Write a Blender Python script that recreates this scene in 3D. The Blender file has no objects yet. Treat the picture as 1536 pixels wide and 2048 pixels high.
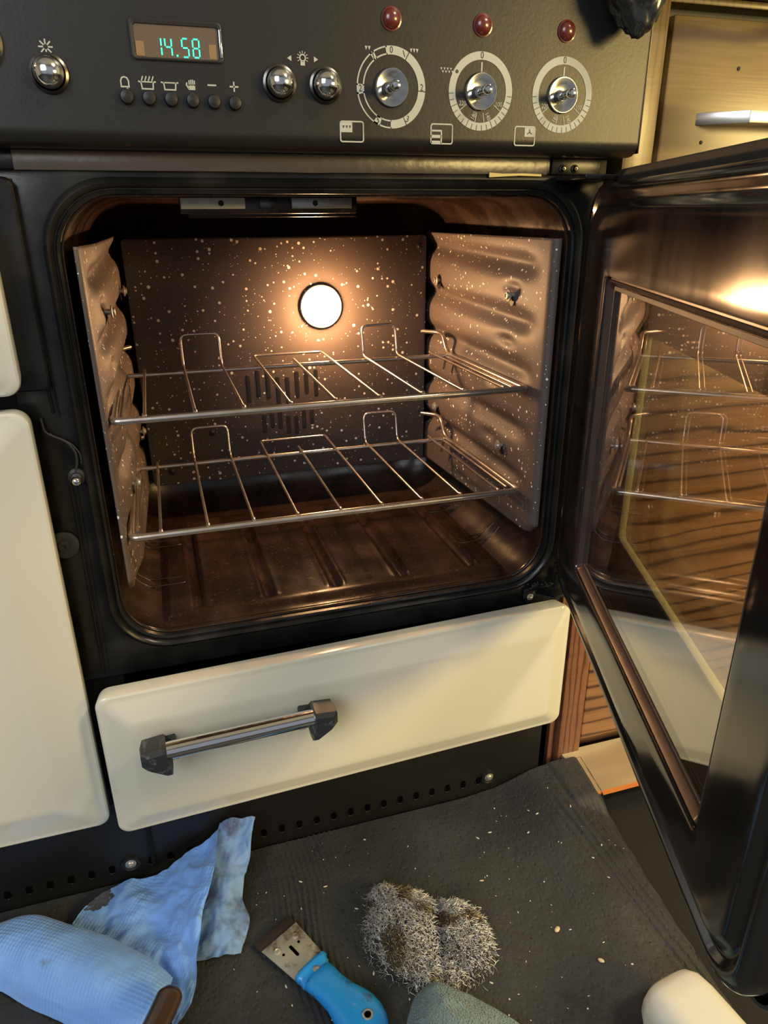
import bpy, bmesh, math, random
from mathutils import Vector, Matrix, noise
random.seed(7)
PI = math.pi
R = math.radians
scn = bpy.context.scene
COL = scn.collection

# ------------------------------------------------------------------ camera
cam = bpy.data.objects.new('camera', bpy.data.cameras.new('camera'))
COL.objects.link(cam)
cam.location = (0.06529, -0.61882, 0.37255)
cam.rotation_mode = 'XYZ'
cam.rotation_euler = (R(67.26291), R(0.35049), R(-17.29688))
cam.data.sensor_fit = 'HORIZONTAL'
cam.data.sensor_width = 36.0
cam.data.lens = 1421.156 / 1536 * 36.0
cam.data.clip_start = 0.01
scn.camera = cam

# ------------------------------------------------------------------ world and light
scn.view_settings.view_transform = 'Standard'
scn.view_settings.look = 'None'
scn.view_settings.gamma = 1
scn.view_settings.use_curve_mapping = False
scn.view_settings.exposure = 0.05
w = bpy.data.worlds.new('world')
scn.world = w
w.use_nodes = True
w.node_tree.nodes['Background'].inputs[0].default_value = (0.80, 0.86, 1.0, 1)
w.node_tree.nodes['Background'].inputs[1].default_value = 0.30


def area(name, loc, target, sx, sy, power, color):
    l = bpy.data.lights.new(name, 'AREA')
    l.shape = 'RECTANGLE'
    l.size, l.size_y = sx, sy
    l.energy = power
    l.color = color
    o = bpy.data.objects.new(name, l)
    o.location = loc
    o.rotation_euler = (Vector(target) - Vector(loc)).to_track_quat('-Z', 'Y').to_euler()
    COL.objects.link(o)
    return o


area('daylight_window', (-1.05, -1.75, 1.25), (0.1, 0, 0.0), 1.1, 1.2, 27, (0.90, 0.95, 1.0))
area('warm_window', (1.62, -1.50, .62), (0.5, 0, 0.3), 0.60, 0.40, 32, (1.0, 0.72, 0.25))
area('ceiling_lamp', (1.45, -1.15, 2.02), (0.4, -.1, 0.0), 0.35, 0.35, 34, (1.0, 0.85, 0.62))

# ------------------------------------------------------------------ materials
MATS = {}


class NT:
    def __init__(s, name):
        s.m = bpy.data.materials.new(name)
        s.m.use_nodes = True
        s.t = s.m.node_tree
        s.b = s.t.nodes['Principled BSDF']

    def n(s, typ, ins=None, **kw):
        nd = s.t.nodes.new(typ)
        for k, v in kw.items():
            setattr(nd, k, v)
        for k, v in (ins or {}).items():
            s.set(nd, k, v)
        return nd

    def set(s, nd, k, v):
        if isinstance(v, bpy.types.NodeSocket):
            s.t.links.new(v, nd.inputs[k])
        else:
            nd.inputs[k].default_value = v

    def P(s, **kw):
        for k, v in kw.items():
            k = {'color': 'Base Color', 'rough': 'Roughness', 'metal': 'Metallic', 'spec': 'Specular IOR Level',
                 'coat': 'Coat Weight', 'coatr': 'Coat Roughness', 'normal': 'Normal', 'ecol': 'Emission Color',
                 'es': 'Emission Strength', 'sheen': 'Sheen Weight', 'trans': 'Transmission Weight', 'alpha': 'Alpha'}[k]
            if isinstance(v, tuple) and len(v) == 3:
                v = v + (1,)
            s.set(s.b, k, v)
        return s

    def coord(s, scale=(1, 1, 1), rot=(0, 0, 0)):
        tc = s.n('ShaderNodeTexCoord')
        mp = s.n('ShaderNodeMapping', {'Vector': tc.outputs['Object'], 'Scale': scale, 'Rotation': rot})
        return mp.outputs[0]

    def noise(s, scale, detail=3, vec=None, rough=.5, dist=0):
        nd = s.n('ShaderNodeTexNoise', {'Scale': scale, 'Detail': detail, 'Roughness': rough, 'Distortion': dist})
        s.t.links.new(vec if vec else s.coord(), nd.inputs['Vector'])
        return nd.outputs['Fac']

    def ramp(s, fac, stops, interp='LINEAR'):
        nd = s.n('ShaderNodeValToRGB', {'Fac': fac})
        nd.color_ramp.interpolation = interp
        el = nd.color_ramp.elements
        while len(el) < len(stops):
            el.new(0.5)
        for e, (p, c) in zip(el, stops):
            e.position = p
            e.color = (c, c, c, 1) if not isinstance(c, tuple) else c + (1,)
        return nd.outputs['Color']

    def bump(s, h, strength=.3, dist=.001):
        nd = s.n('ShaderNodeBump', {'Height': h, 'Strength': strength, 'Distance': dist})
        s.P(normal=nd.outputs[0])
        return s

    def mix(s, f, a, b):
        nd = s.n('ShaderNodeMix', data_type='RGBA')
        for k, v in ((0, f), (6, a), (7, b)):
            if isinstance(v, tuple) and len(v) == 3:
                v = v + (1,)
            s.set(nd, k, v)
        return nd.outputs[2]

    def math(s, op, a, b=0.0):
        nd = s.n('ShaderNodeMath', operation=op)
        s.set(nd, 0, a)
        s.set(nd, 1, b)
        return nd.outputs[0]


def simple(name, color, rough=.4, metal=0, coat=0, bump=None, **kw):
    t = NT(name)
    t.P(color=color, rough=rough, metal=metal, coat=coat, **kw)
    if bump:
        t.bump(t.noise(bump[0], 3), bump[1], bump[2])
    MATS[name] = t.m
    return t.m


def speck(name, base, specks, scale=95, thr=.30):
    t = NT(name)
    c = t.coord()
    v = t.n('ShaderNodeTexVoronoi', {'Vector': c, 'Scale': scale, 'Randomness': 1.0}, feature='F1')
    sep = t.n('ShaderNodeSeparateColor', {'Color': v.outputs['Color']})
    pw = t.math('POWER', sep.outputs[0], 2.0)
    th = t.math('MULTIPLY', pw, thr)
    m1 = t.math('LESS_THAN', v.outputs['Distance'], th)
    v2 = t.n('ShaderNodeTexVoronoi', {'Vector': c, 'Scale': scale * 2.3, 'Randomness': 1.0}, feature='F1')
    sep2 = t.n('ShaderNodeSeparateColor', {'Color': v2.outputs['Color']})
    th2 = t.math('MULTIPLY', t.math('POWER', sep2.outputs[0], 5.0), thr * .8)
    m2 = t.math('LESS_THAN', v2.outputs['Distance'], th2)
    m = t.math('MAXIMUM', m1, m2)
    n = t.noise(14, 4, c)
    bc = t.mix(n, tuple(x * .75 for x in base), tuple(x * 1.25 for x in base))
    t.P(color=t.mix(m, bc, specks), rough=.55)
    t.bump(t.noise(120, 2, c), .12, .001)
    MATS[name] = t.m
    return t.m


def wood(name, dark, light, scale=9, rot=(0, 0, 0), rough=.3, streak=(1, 1, 7)):
    t = NT(name)
    c = t.coord(streak, rot)
    nz = t.n('ShaderNodeTexNoise', {'Vector': c, 'Scale': 3.0, 'Detail': 5.0, 'Distortion': 0.6})
    wv = t.n('ShaderNodeTexWave', {'Vector': c, 'Scale': scale, 'Distortion': 7.0, 'Detail': 3.0, 'Detail Scale': 1.3},
             wave_type='BANDS', bands_direction='Z', wave_profile='SIN')
    f = t.ramp(wv.outputs['Fac'], [(0, 0.0), (.18, .75), (1, 1.0)])
    fine = t.noise(60, 4, t.coord((.25, .25, 6)))
    g = t.math('MULTIPLY', t.math('MULTIPLY', f, t.math('ADD', nz.outputs['Fac'], .45)), t.math('ADD', fine, .5))
    t.P(color=t.mix(g, dark, light), rough=rough, coat=.1, coatr=.2)
    t.bump(fine, .08, .0008)
    MATS[name] = t.m
    return t.m


# satin black panel with orange-peel texture
t = NT('panel_black')
t.P(color=(.012, .012, .012), rough=.38, spec=.42).bump(t.noise(420, 2), .12, .0006)
MATS['panel_black'] = t.m
# enamelled black sheet metal, gently dusty
t = NT('frame_black')
d = t.noise(22, 5)
t.P(color=t.mix(t.ramp(d, [(.45, 0.0), (.8, 1.0)]), (.007, .007, .007), (.020, .019, .018)),
    rough=t.ramp(d, [(.3, .20), (.75, .42)]), spec=.32)
t.bump(t.noise(300, 2), .06, .001)
MATS['frame_black'] = t.m
t = NT('cavity_enamel')
d = t.noise(16, 6, rough=.6)
sp = t.noise(420, 2)
base = t.mix(t.ramp(d, [(.4, 0.0), (.7, 1.0)]), (.017, .010, .0075), (.042, .023, .015))
t.P(color=t.mix(t.ramp(sp, [(.66, 0.0), (.72, .5)]), base, (.16, .10, .07)), rough=t.ramp(d, [(.3, .14), (.7, .36)]))
t.bump(t.noise(180, 3), .04, .001)
MATS['cavity_enamel'] = t.m
t = NT('door_enamel')
st = t.noise(9, 6, t.coord((1, 1, .18)), rough=.65)
t.P(color=t.mix(t.ramp(st, [(.45, 0.0), (.75, 1.0)]), (.008, .0075, .0075), (.030, .025, .022)),
    rough=t.ramp(st, [(.3, .06), (.75, .2)]), spec=.9)
t.bump(t.noise(60, 3, t.coord((1, 1, .3))), .02, .0008)
MATS['door_enamel'] = t.m
speck('speckled_back', (.066, .050, .042), (.80, .75, .64), 150, .30)
speck('speckled_side', (.092, .070, .062), (.80, .75, .68), 180, .28)
simple('black_edge', (.006, .006, .006), .55)
simple('dark_void', (.002, .002, .002), .9, spec=0.0)
simple('dark_rubber', (.02, .02, .02), .5, bump=(90, .2, .001))
t = NT('strip_brown')
t.P(color=t.mix(t.noise(40, 4), (.05, .032, .027), (.11, .075, .06)), rough=.33, metal=.35)
MATS['strip_brown'] = t.m
t = NT('cream_enamel')
t.P(color=t.mix(t.noise(4, 2), (.69, .66, .53), (.73, .70, .57)), rough=.16, coat=.4, coatr=.08)
t.bump(t.noise(30, 2), .02, .001)
MATS['cream_enamel'] = t.m
simple('cream_edge', (.80, .68, .32), .4)
t = NT('chrome')
t.P(color=(.80, .79, .77), metal=1.0, rough=t.ramp(t.noise(200, 3), [(.4, .07), (.8, .22)]))
MATS['chrome'] = t.m
t = NT('rack_chrome')
t.P(color=t.mix(t.noise(60, 3), (.80, .76, .72), (.48, .36, .26)), metal=.92, rough=.24)
MATS['rack_chrome'] = t.m
t = NT('knob_chrome')
t.P(color=t.mix(t.noise(220, 3), (.62, .62, .58), (.36, .34, .29)), metal=1.0, rough=.16)
MATS['knob_chrome'] = t.m
simple('dark_chrome', (.12, .11, .10), .25, 1.0)
simple('bright_zinc', (.74, .71, .62), .5, .2, bump=(120, .2, .001))
simple('zinc', (.52, .50, .44), .35, .8, bump=(120, .2, .001))
simple('print_grey', (.36, .38, .34), .55)
simple('print_dark', (.02, .02, .018), .5)
simple('display_glass', (.115, .085, .058), .18, coat=.5)
simple('display_side', (.24, .15, .075), .25)
simple('digit_glow', (.02, .2, .15), .4, ecol=(.07, 1.0, .62), es=1.25)
simple('indicator_red', (.11, .014, .012), .28, coat=.6)
t = NT('lamp_glow')
t.P(color=(1, .8, .5), ecol=(1.0, .62, .28), es=34)
MATS['lamp_glow'] = t.m
wood('cabinet_wood', (.085, .035, .014), (.40, .20, .085), 2.2, rough=.3)
wood('drawer_wood', (.075, .042, .012), (.215, .145, .048), 1.6, rough=.30, streak=(1, 1, 3))
wood('lit_frame_wood', (.12, .078, .026), (.20, .137, .050), 5, rot=(0, R(90), 0), rough=.36, streak=(7, 1, 1))  # warm lamplight on the upper stile is mixed into this wood tone
wood('post_wood', (.085, .032, .016), (.27, .115, .060), 5, rot=(0, R(90), 0), rough=.4, streak=(7, 1, 1))
wood('light_plank', (.38, .28, .16), (.58, .46, .28), 1.5, rough=.4, streak=(1, 3, 1))
simple('orange_edge', (.68, .22, .05), .5)
simple('worktop_green', (.028, .034, .022), .35, bump=(90, .3, .001))
simple('handle_steel', (.62, .60, .55), .3, .9)
simple('carcass_black', (.006, .006, .006), .5, spec=.15)
simple('plinth_black', (.006, .006, .006), .45)
simple('strip_grey', (.075, .066, .064), .30, bump=(60, .3, .002))  # paler than the frame: its glossy reflection is put into the colour
simple('scraped_gold', (.62, .50, .20), .4)
simple('floor_vinyl', (.006, .0085, .009), .6, bump=(70, .2, .001))
simple('room_wall', (.46, .44, .40), .9)
t = NT('blue_plastic')
m = t.ramp(t.noise(48, 5, rough=.7), [(.60, 0.0), (.72, .85)])
t.P(color=t.mix(m, (.012, .27, .74), (.03, .035, .05)), rough=.32, coat=.2)
MATS['blue_plastic'] = t.m
t = NT('blade_steel')
m = t.ramp(t.noise(55, 5, rough=.65), [(.50, 0.0), (.66, 1.0)])
t.P(color=t.mix(m, (.50, .49, .42), (.12, .065, .035)), metal=.55, rough=t.ramp(m, [(0, .38), (1, .7)]))
MATS['blade_steel'] = t.m
simple('burnt_steel', (.035, .024, .020), .6, .3, bump=(300, .6, .001))
simple('bottle_white', (.80, .78, .66), .35, bump=(12, .1, .002))
t = NT('bottle_white')
m = t.ramp(t.noise(26, 5, rough=.6), [(.62, 0.0), (.74, .8)])
t.P(color=t.mix(m, (.66, .67, .60), (.28, .26, .21)), rough=.38)
MATS['bottle_white'] = t.m
simple('black_plastic', (.012, .013, .013), .22, coat=.5, bump=(40, .2, .003))
t = NT('cap_plastic')
sc = t.noise(130, 4, t.coord((1, .3, 1)), rough=.7)
t.P(color=t.mix(t.ramp(sc, [(.56, 0.0), (.66, 1.0)]), (.032, .036, .038), (.13, .13, .12)), rough=.42)
t.bump(sc, .15, .001)
MATS['cap_plastic'] = t.m
t = NT('brown_plastic')
t.P(color=(.050, .026, .016), rough=.3, coat=.5, coatr=.2)
MATS['brown_plastic'] = t.m
# ribbed rubber mat
t = NT('mat_rubber')
n1 = t.noise(7, 4)
n2 = t.noise(120, 4, rough=.7)
t.P(color=t.mix(t.ramp(n1, [(.35, 0.0), (.7, 1.0)]), (.021, .023, .025), (.043, .046, .045)), rough=.62)
pit = t.n('ShaderNodeTexVoronoi', {'Vector': t.coord((1, .6, 1)), 'Scale': 210.0}, feature='F1')
pm = t.math('MULTIPLY', t.ramp(pit.outputs['Distance'], [(.05, 0.0), (.35, 1.0)]), .5)
t.bump(t.math('ADD', n2, pm), .45, .0024)
MATS['mat_rubber'] = t.m
# quilted blue paper
t = NT('blue_paper')
c = t.coord((1, 1, .4), (0, 0, R(35)))
vx = t.n('ShaderNodeTexVoronoi', {'Vector': c, 'Scale': 260.0, 'Randomness': .08}, feature='F1')
stn = t.noise(24, 5, rough=.6)
vd = t.n('ShaderNodeVectorMath', {0: t.coord(), 1: (-.068, -.014, -.297)}, operation='DISTANCE')
blot = t.math('LESS_THAN', t.math('ADD', vd.outputs['Value'], t.math('MULTIPLY', t.noise(160, 4), .030)), .0300)
blue = t.mix(t.ramp(stn, [(.68, 0.0), (.80, .8)]), (.20, .42, .90), (.10, .12, .18))
t.P(color=t.mix(blot, blue, t.mix(t.noise(300, 3), (.008, .009, .012), (.10, .12, .16))), rough=.85, sheen=.2)
q = t.math('MULTIPLY', vx.outputs['Distance'], t.ramp(t.noise(14, 2), [(.38, 0.0), (.6, 1.0)]))
t.bump(t.math('ADD', q, t.math('MULTIPLY', t.noise(45, 3), .6)), .55, .0022)
MATS['blue_paper'] = t.m
t = NT('grey_blue_paper')
stn = t.noise(30, 5, rough=.6)
t.P(color=t.mix(t.ramp(stn, [(.48, 0.0), (.68, 1.0)]), (.19, .33, .60), (.07, .09, .15)), rough=.85)
t.bump(t.noise(45, 4), .6, .003)
MATS['grey_blue_paper'] = t.m
t = NT('microfibre')
t.P(color=t.mix(t.noise(260, 3), (.085, .19, .24), (.16, .31, .37)), rough=.95, sheen=.5)
tv = t.n('ShaderNodeTexVoronoi', {'Vector': t.coord(), 'Scale': 480.0}, feature='F1')
t.bump(t.math('ADD', t.noise(520, 3, rough=.7), tv.outputs['Distance']), 1.0, .004)
MATS['microfibre'] = t.m
t = NT('steel_fibre')
t.P(color=t.mix(t.noise(90, 2), (.36, .36, .34), (.80, .80, .78)), metal=.45, rough=.4)
MATS['steel_fibre'] = t.m
simple('brass_fibre', (.24, .20, .13), .4, .8)
simple('wool_core', (.030, .028, .025), .85, bump=(500, 1, .002))
simple('crumb_beige', (.62, .50, .33), .7)
simple('crumb_pale', (.55, .56, .52), .6)
simple('grime', (.035, .027, .022), .8, bump=(300, 1, .002))


def glass(name, tint, boost, rough):
    t = NT(name)
    t.t.nodes.remove(t.b)
    out = [n for n in t.t.nodes if n.type == 'OUTPUT_MATERIAL'][0]
    fr = t.n('ShaderNodeLayerWeight', {'Blend': .5})
    f = t.math('MINIMUM', t.math('MULTIPLY', t.math('ADD', t.math('POWER', fr.outputs['Facing'], 4.0), .055), boost), 1.0)
    tr = t.n('ShaderNodeBsdfTransparent', {'Color': tint + (1,)})
    gl = t.n('ShaderNodeBsdfGlossy', {'Color': (1, 1, 1, 1), 'Roughness': rough})
    mx = t.n('ShaderNodeMixShader', {0: f, 1: tr.outputs[0], 2: gl.outputs[0]})
    t.t.links.new(mx.outputs[0], out.inputs[0])
    MATS[name] = t.m


glass('inner_pane', (.97, .95, .91), 1.5, .012)
glass('outer_pane', (.96, .97, .95), 1.0, .01)


# ------------------------------------------------------------------ helpers
def link(name, bm, mat, parent=None, smooth=None, loc=None, rot=None):
    me = bpy.data.meshes.new(name)
    bmesh.ops.recalc_face_normals(bm, faces=bm.faces)
    bm.to_mesh(me)
    bm.free()
    for m in (mat if isinstance(mat, (list, tuple)) else [mat]):
        me.materials.append(MATS[m])
    if smooth is not None:
        me.polygons.foreach_set('use_smooth', [True] * len(me.polygons))
        me.set_sharp_from_angle(angle=R(smooth))
    o = bpy.data.objects.new(name, me)
    COL.objects.link(o)
    if parent:
        o.parent = parent
    if loc:
        o.location = loc
    if rot:
        o.rotation_euler = rot
    return o


def thing(name, label, cat, loc=(0, 0, 0), group=None):
    o = bpy.data.objects.new(name, None)
    o.empty_display_size = .02
    COL.objects.link(o)
    o.location = loc
    tag(o, label, cat, group)
    return o


def tag(o, label, cat=None, group=None):
    o['label'] = label
    if cat:
        o['category'] = cat
    if group:
        o['group'] = group
    return o


def bx(bm, x0, x1, y0, y1, z0, z1, bev=0, seg=2, mi=0):
    b2 = bmesh.new()
    bmesh.ops.create_cube(b2, size=1)
    for v in b2.verts:
        v.co = Vector(((x0 + x1) / 2 + v.co.x * (x1 - x0), (y0 + y1) / 2 + v.co.y * (y1 - y0), (z0 + z1) / 2 + v.co.z * (z1 - z0)))
    if bev:
        bmesh.ops.bevel(b2, geom=b2.edges[:], offset=bev, segments=seg, affect='EDGES', profile=.5)
    add(bm, b2, mi)
    return bm


def add(bm, b2, mi=0, mat=None):
    if mat is not None:
        bmesh.ops.transform(b2, matrix=mat, verts=b2.verts)
    me = bpy.data.meshes.new('tmp')
    for f in b2.faces:
        f.material_index = mi
    b2.to_mesh(me)
    b2.free()
    bm.from_mesh(me)
    bpy.data.meshes.remove(me)


def box(name, x0, x1, y0, y1, z0, z1, mat, parent=None, bev=0, seg=2, **k):
    return link(name, bx(bmesh.new(), x0, x1, y0, y1, z0, z1, bev, seg), mat, parent, 35 if bev else None, **k)


def tube(bm, pts, r, sides=8, mi=0, cap=True, closed=False):
    pts = [Vector(p) for p in pts]
    n = len(pts)
    rs = r if isinstance(r, (list, tuple)) else [r] * n
    rings = []
    up = None
    for i, p in enumerate(pts):
        if closed:
            d = (pts[(i + 1) % n] - pts[i - 1])
        else:
            d = pts[min(i + 1, n - 1)] - pts[max(i - 1, 0)]
        d.normalize()
        if up is None:
            up = Vector((0, 0, 1)) if abs(d.z) < .9 else Vector((1, 0, 0))
        s = d.cross(up).normalized()
        up = s.cross(d).normalized()
        rings.append([bm.verts.new(p + (s * math.cos(a) + up * math.sin(a)) * rs[i]) for a in
                      [2 * PI * k / sides for k in range(sides)]])
    m = n if closed else n - 1
    for i in range(m):
        a, b = rings[i], rings[(i + 1) % n]
        for k in range(sides):
            f = bm.faces.new((a[k], a[(k + 1) % sides], b[(k + 1) % sides], b[k]))
            f.material_index = mi
    if cap and not closed:
        bm.faces.new(rings[0]).material_index = mi
        bm.faces.new(rings[-1][::-1]).material_index = mi
    return bm


def fillet(pts, r, n=5):
    """round the inner corners of a polyline"""
    pts = [Vector(p) for p in pts]
    out = [pts[0]]
    for a, b, c in zip(pts, pts[1:], pts[2:]):
        d1, d2 = (a - b), (c - b)
        k = min(r, d1.length * .49, d2.length * .49)
        p, q = b + d1.normalized() * k, b + d2.normalized() * k
        for i in range(n + 1):
            u = i / n
            out.append(p * (1 - u) ** 2 + b * 2 * u * (1 - u) + q * u * u)
    out.append(pts[-1])
    return out


def rr(x0, x1, z0, z1, r, n=8):
    """rounded rectangle in x,z as a list of points"""
    r = max(min(r, (x1 - x0) / 2 - 1e-5, (z1 - z0) / 2 - 1e-5), 1e-5)
    out = []
    for cx, cz, a0 in ((x1 - r, z1 - r, 0), (x0 + r, z1 - r, 90), (x0 + r, z0 + r, 180), (x1 - r, z0 + r, 270)):
        for i in range(n + 1):
            a = R(a0 + 90 * i / n)
            out.append((cx + r * math.cos(a), cz + r * math.sin(a)))
    return out


def loft(bm, rings, cap0=False, cap1=False, mi=0):
    vs = [[bm.verts.new(p) for p in ring] for ring in rings]
    n = len(vs[0])
    for a, b in zip(vs, vs[1:]):
        for k in range(n):
            bm.faces.new((a[k], a[(k + 1) % n], b[(k + 1) % n], b[k])).material_index = mi
    if cap0:
        bm.faces.new(vs[0]).material_index = mi
    if cap1:
        bm.faces.new(vs[-1][::-1]).material_index = mi
    return bm


def R3(x0, x1, z0, z1, r, y, n=8):
    return [(x, y, z) for x, z in rr(x0, x1, z0, z1, r, n)]


def disc(bm, c, axis, prof, sides=24, mi=0, cap0=True, cap1=True):
    """lathe: prof = [(radius, distance along axis)]"""
    ax = Vector(axis).normalized()
    u = ax.orthogonal().normalized()
    v = ax.cross(u)
    c = Vector(c)
    rings = [[c + ax * h + (u * math.cos(a) + v * math.sin(a)) * max(r, 1e-5) for a in [2 * PI * k / sides for k in range(sides)]]
             for r, h in prof]
    return loft(bm, rings, cap0, cap1, mi)


def prism(bm, pts, y0, y1, bev=0, mi=0, ax='y'):
    """extrude an outline; ax y: outline is (x,z); ax z: outline is (x,y)"""
    b2 = bmesh.new()
    f = (lambda p, h: (p[0], h, p[1])) if ax == 'y' else (lambda p, h: (p[0], p[1], h))
    loft(b2, [[f(p, y0) for p in pts], [f(p, y1) for p in pts]], True, True)
    bmesh.ops.recalc_face_normals(b2, faces=b2.faces)
    if bev:
        es = [e for e in b2.edges if len(e.link_faces) == 2 and e.calc_face_angle(0) > .5]
        bmesh.ops.bevel(b2, geom=es, offset=bev, segments=2, affect='EDGES', profile=.5)
    add(bm, b2, mi)
    return bm


def catmull(G, n):
    """dense surface through a grid of control points"""
    def c1(P, m):
        out = []
        for i in range(len(P) - 1):
            p1, p2 = P[i], P[i + 1]
            p0 = P[i - 1] if i else p1 * 2 - p2
            p3 = P[i + 2] if i + 2 < len(P) else p2 * 2 - p1
            for k in range(m):
                u = k / m
                out.append(.5 * ((2 * p1) + (p2 - p0) * u + (2 * p0 - 5 * p1 + 4 * p2 - p3) * u * u + (3 * p1 - p0 - 3 * p2 + p3) * u ** 3))
        out.append(P[-1])
        return out
    rows = [c1([Vector(p) for p in r], n) for r in G]
    cols = [c1([rows[j][i] for j in range(len(rows))], n) for i in range(len(rows[0]))]
    return cols


def sheet(bm, G, n, thick, amp=0, fr=60, seed=0, zmin=None, mi=0):
    S = catmull(G, n)
    top = []
    for i, c in enumerate(S):
        col = []
        for j, p in enumerate(c):
            q = p.copy()
            if amp:
                q.z += amp * .6 * (1 - 2.2 * abs(noise.noise(p * fr * .8 + Vector((seed, 0, 0))))) + amp * .4 * noise.noise(p * fr + Vector((seed, 0, 0))) + amp * .5 * abs(noise.noise(p * fr * 2.3 + Vector((0, seed, 0))))
                q.x += amp * .5 * noise.noise(p * fr + Vector((0, seed, 9)))
            if zmin is not None:
                q.z = max(q.z, zmin + thick * 1.2)
            col.append(q)
        top.append(col)
    a = [[bm.verts.new(p) for p in c] for c in top]
    b = [[bm.verts.new(p - Vector((0, 0, thick))) for p in c] for c in top]
    m, k = len(a), len(a[0])
    F = []
    for i in range(m - 1):
        for j in range(k - 1):
            F.append((a[i][j], a[i + 1][j], a[i + 1][j + 1], a[i][j + 1]))
            F.append((b[i][j], b[i][j + 1], b[i + 1][j + 1], b[i + 1][j]))
    for i in range(m - 1):
        F.append((a[i][0], b[i][0], b[i + 1][0], a[i + 1][0]))
        F.append((a[i][-1], a[i + 1][-1], b[i + 1][-1], b[i][-1]))
    for j in range(k - 1):
        F.append((a[0][j], a[0][j + 1], b[0][j + 1], b[0][j]))
        F.append((a[-1][j], b[-1][j], b[-1][j + 1], a[-1][j + 1]))
    for f in F:
        bm.faces.new(f).material_index = mi
    return bm


def screw(name, parent, c, axis, r=.004, mat='dark_chrome'):
    bm = bmesh.new()
    disc(bm, c, axis, [(r * 1.6, 0), (r * 1.6, .0008), (r, .0012), (r, .002), (r * .7, .003), (r * .35, .0031), (r * .3, .002)], 16)
    return link(name, bm, mat, parent, 40)


# ------------------------------------------------------------------ the setting
FZ = -0.306
def struct(name, *a):
    o = box(name, *a)
    o['kind'] = 'structure'
    return o


struct('floor', -2.2, 2.2, -2.6, .62, FZ - .05, FZ, 'floor_vinyl')
struct('wall_back', -2.2, 2.2, .62, .70, FZ, 2.1, 'room_wall')
struct('wall_left', -2.28, -2.2, -2.6, .62, FZ, 2.1, 'room_wall')
struct('wall_right', 2.2, 2.28, -2.6, .62, FZ, 2.1, 'room_wall')
struct('ceiling', -2.2, 2.2, -2.6, .62, 2.1, 2.15, 'room_wall')

# ------------------------------------------------------------------ range cooker
cooker = thing('range_cooker', 'black and cream range cooker with its lit oven standing open', 'cooker', (0, 0, FZ))
off = Vector((0, 0, -FZ))


def K(o):
    """child of the cooker, geometry given in world coordinates"""
    o.parent = cooker
    o.matrix_parent_inverse = Matrix.Translation(-cooker.location)
    return o


# carcass
bm = bmesh.new()
bx(bm, -.62, -.012, .003, .02, -.19, .418)           # front sheet left
bx(bm, .4625, .470, .006, .5, FZ + .015, .52)          # right side sheet
bx(bm, -.62, .470, .5, .505, FZ + .015, .52)
bx(bm, -.62, .47, .003, .5, .402, .416)                # top sheet
bx(bm, -.012, .455, .39, .395, FZ + .02, -.03)
bx(bm, -.012, .4625, .003, .40, FZ + .100, FZ + .104)
bx(bm, -.012, -.008, .003, .40, FZ + .02, -.03)
bx(bm, .452, .4625, .003, .012, -.20, -.034)
K(link('body', bm, 'carcass_black'))

# front frame round the oven mouth, with its beaded rim
bm = bmesh.new()
O = (-.050, .462, -.034, .404)
rings = [R3(*O, .004, .012), R3(*O, .004, .001), R3(O[0] + .001, O[1] - .001, O[2] + .001, O[3] - .001, .004, 0),
         R3(-.0105, .4505, -.0105, .3995, .052, 0), R3(-.009, .449, -.009, .398, .052, -.004), R3(-.0065, .4465, -.0065, .3955, .050, -.0055),
         R3(-.004, .444, -.004, .393, .049, -.004), R3(-.003, .443, -.003, .392, .048, -.0005), R3(-.002, .442, -.002, .391, .047, -.0005),
         R3(-.001, .441, -.001, .390, .046, -.002), R3(.001, .439, .001, .388, .045, -.001), R3(.0015, .4385, .0015, .3875, .045, .004)]
loft(bm, rings)
bx(bm, -.05, .462, 0, .004, .404, .418, .0008)
K(link('front_frame', bm, 'frame_black', None, 50))
K(tag(box('top_strip', -.02, .408, -.0016, .0, .4035, .4170, 'strip_grey', None, .0008), 'grey strip above the oven mouth with reflected light painted in'))
bm = bmesh.new()
prism(bm, [(.352, .4012), (.352, .4050), (.365, .4042), (.385, .4046), (.402, .4040), (.402, .4022), (.380, .4026)], -.0026, -.0016, .0002)
K(tag(link('paint_chip', bm, 'scraped_gold'), 'scraped golden patch near the upper hinge'))
# raised seams pressed into the frame
bm = bmesh.new()
tube(bm, [(-.0245, -.0005, .225), (-.0265, -.0005, .300), (-.0275, -.0005, .398)], .0012, 6)
tube(bm, [(-.0205, -.0005, .222), (-.0225, -.0005, .300), (-.0235, -.0005, .398)], .0008, 6)
tube(bm, [(-.0215, -.0005, .170), (-.0225, -.0005, .08), (-.0235, -.0005, -.028)], .0011, 6)
tube(bm, [(-.0175, -.0005, .168), (-.0185, -.0005, .08), (-.0195, -.0005, -.028)], .0008, 6)
K(link('frame_seam', bm, 'frame_black', None, 60))

# cavity
bm = bmesh.new()
rings = [R3(.0015, .4385, .0015, .3875, .045, .004), R3(.0005, .4395, .0005, .3885, .046, .010), R3(0, .44, 0, .389, .048, .03),
         R3(0, .44, 0, .389, .05, .30), R3(.01, .43, .01, .379, .05, .325), R3(.04, .40, .04, .35, .04, .335)]
loft(bm, rings, False, True)
cav = K(link('oven_cavity', bm, 'cavity_enamel', None, 50))
cav.modifiers.new('s', 'SOLIDIFY').thickness = -.0015
cav.modifiers['s'].offset = 1
# pressed floor with five channels
bm = bmesh.new()
NX, NY = 150, 90
gx = [.030 + .38 * i / NX for i in range(NX + 1)]
gy = [.012 + .285 * j / NY for j in range(NY + 1)]
ribs = [.0715, .1425, .2140, .2880, .3690]


def ss(e0, e1, x):
    u = max(0, min(1, (x - e0) / (e1 - e0)))
    return u * u * (3 - 2 * u)


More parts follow.
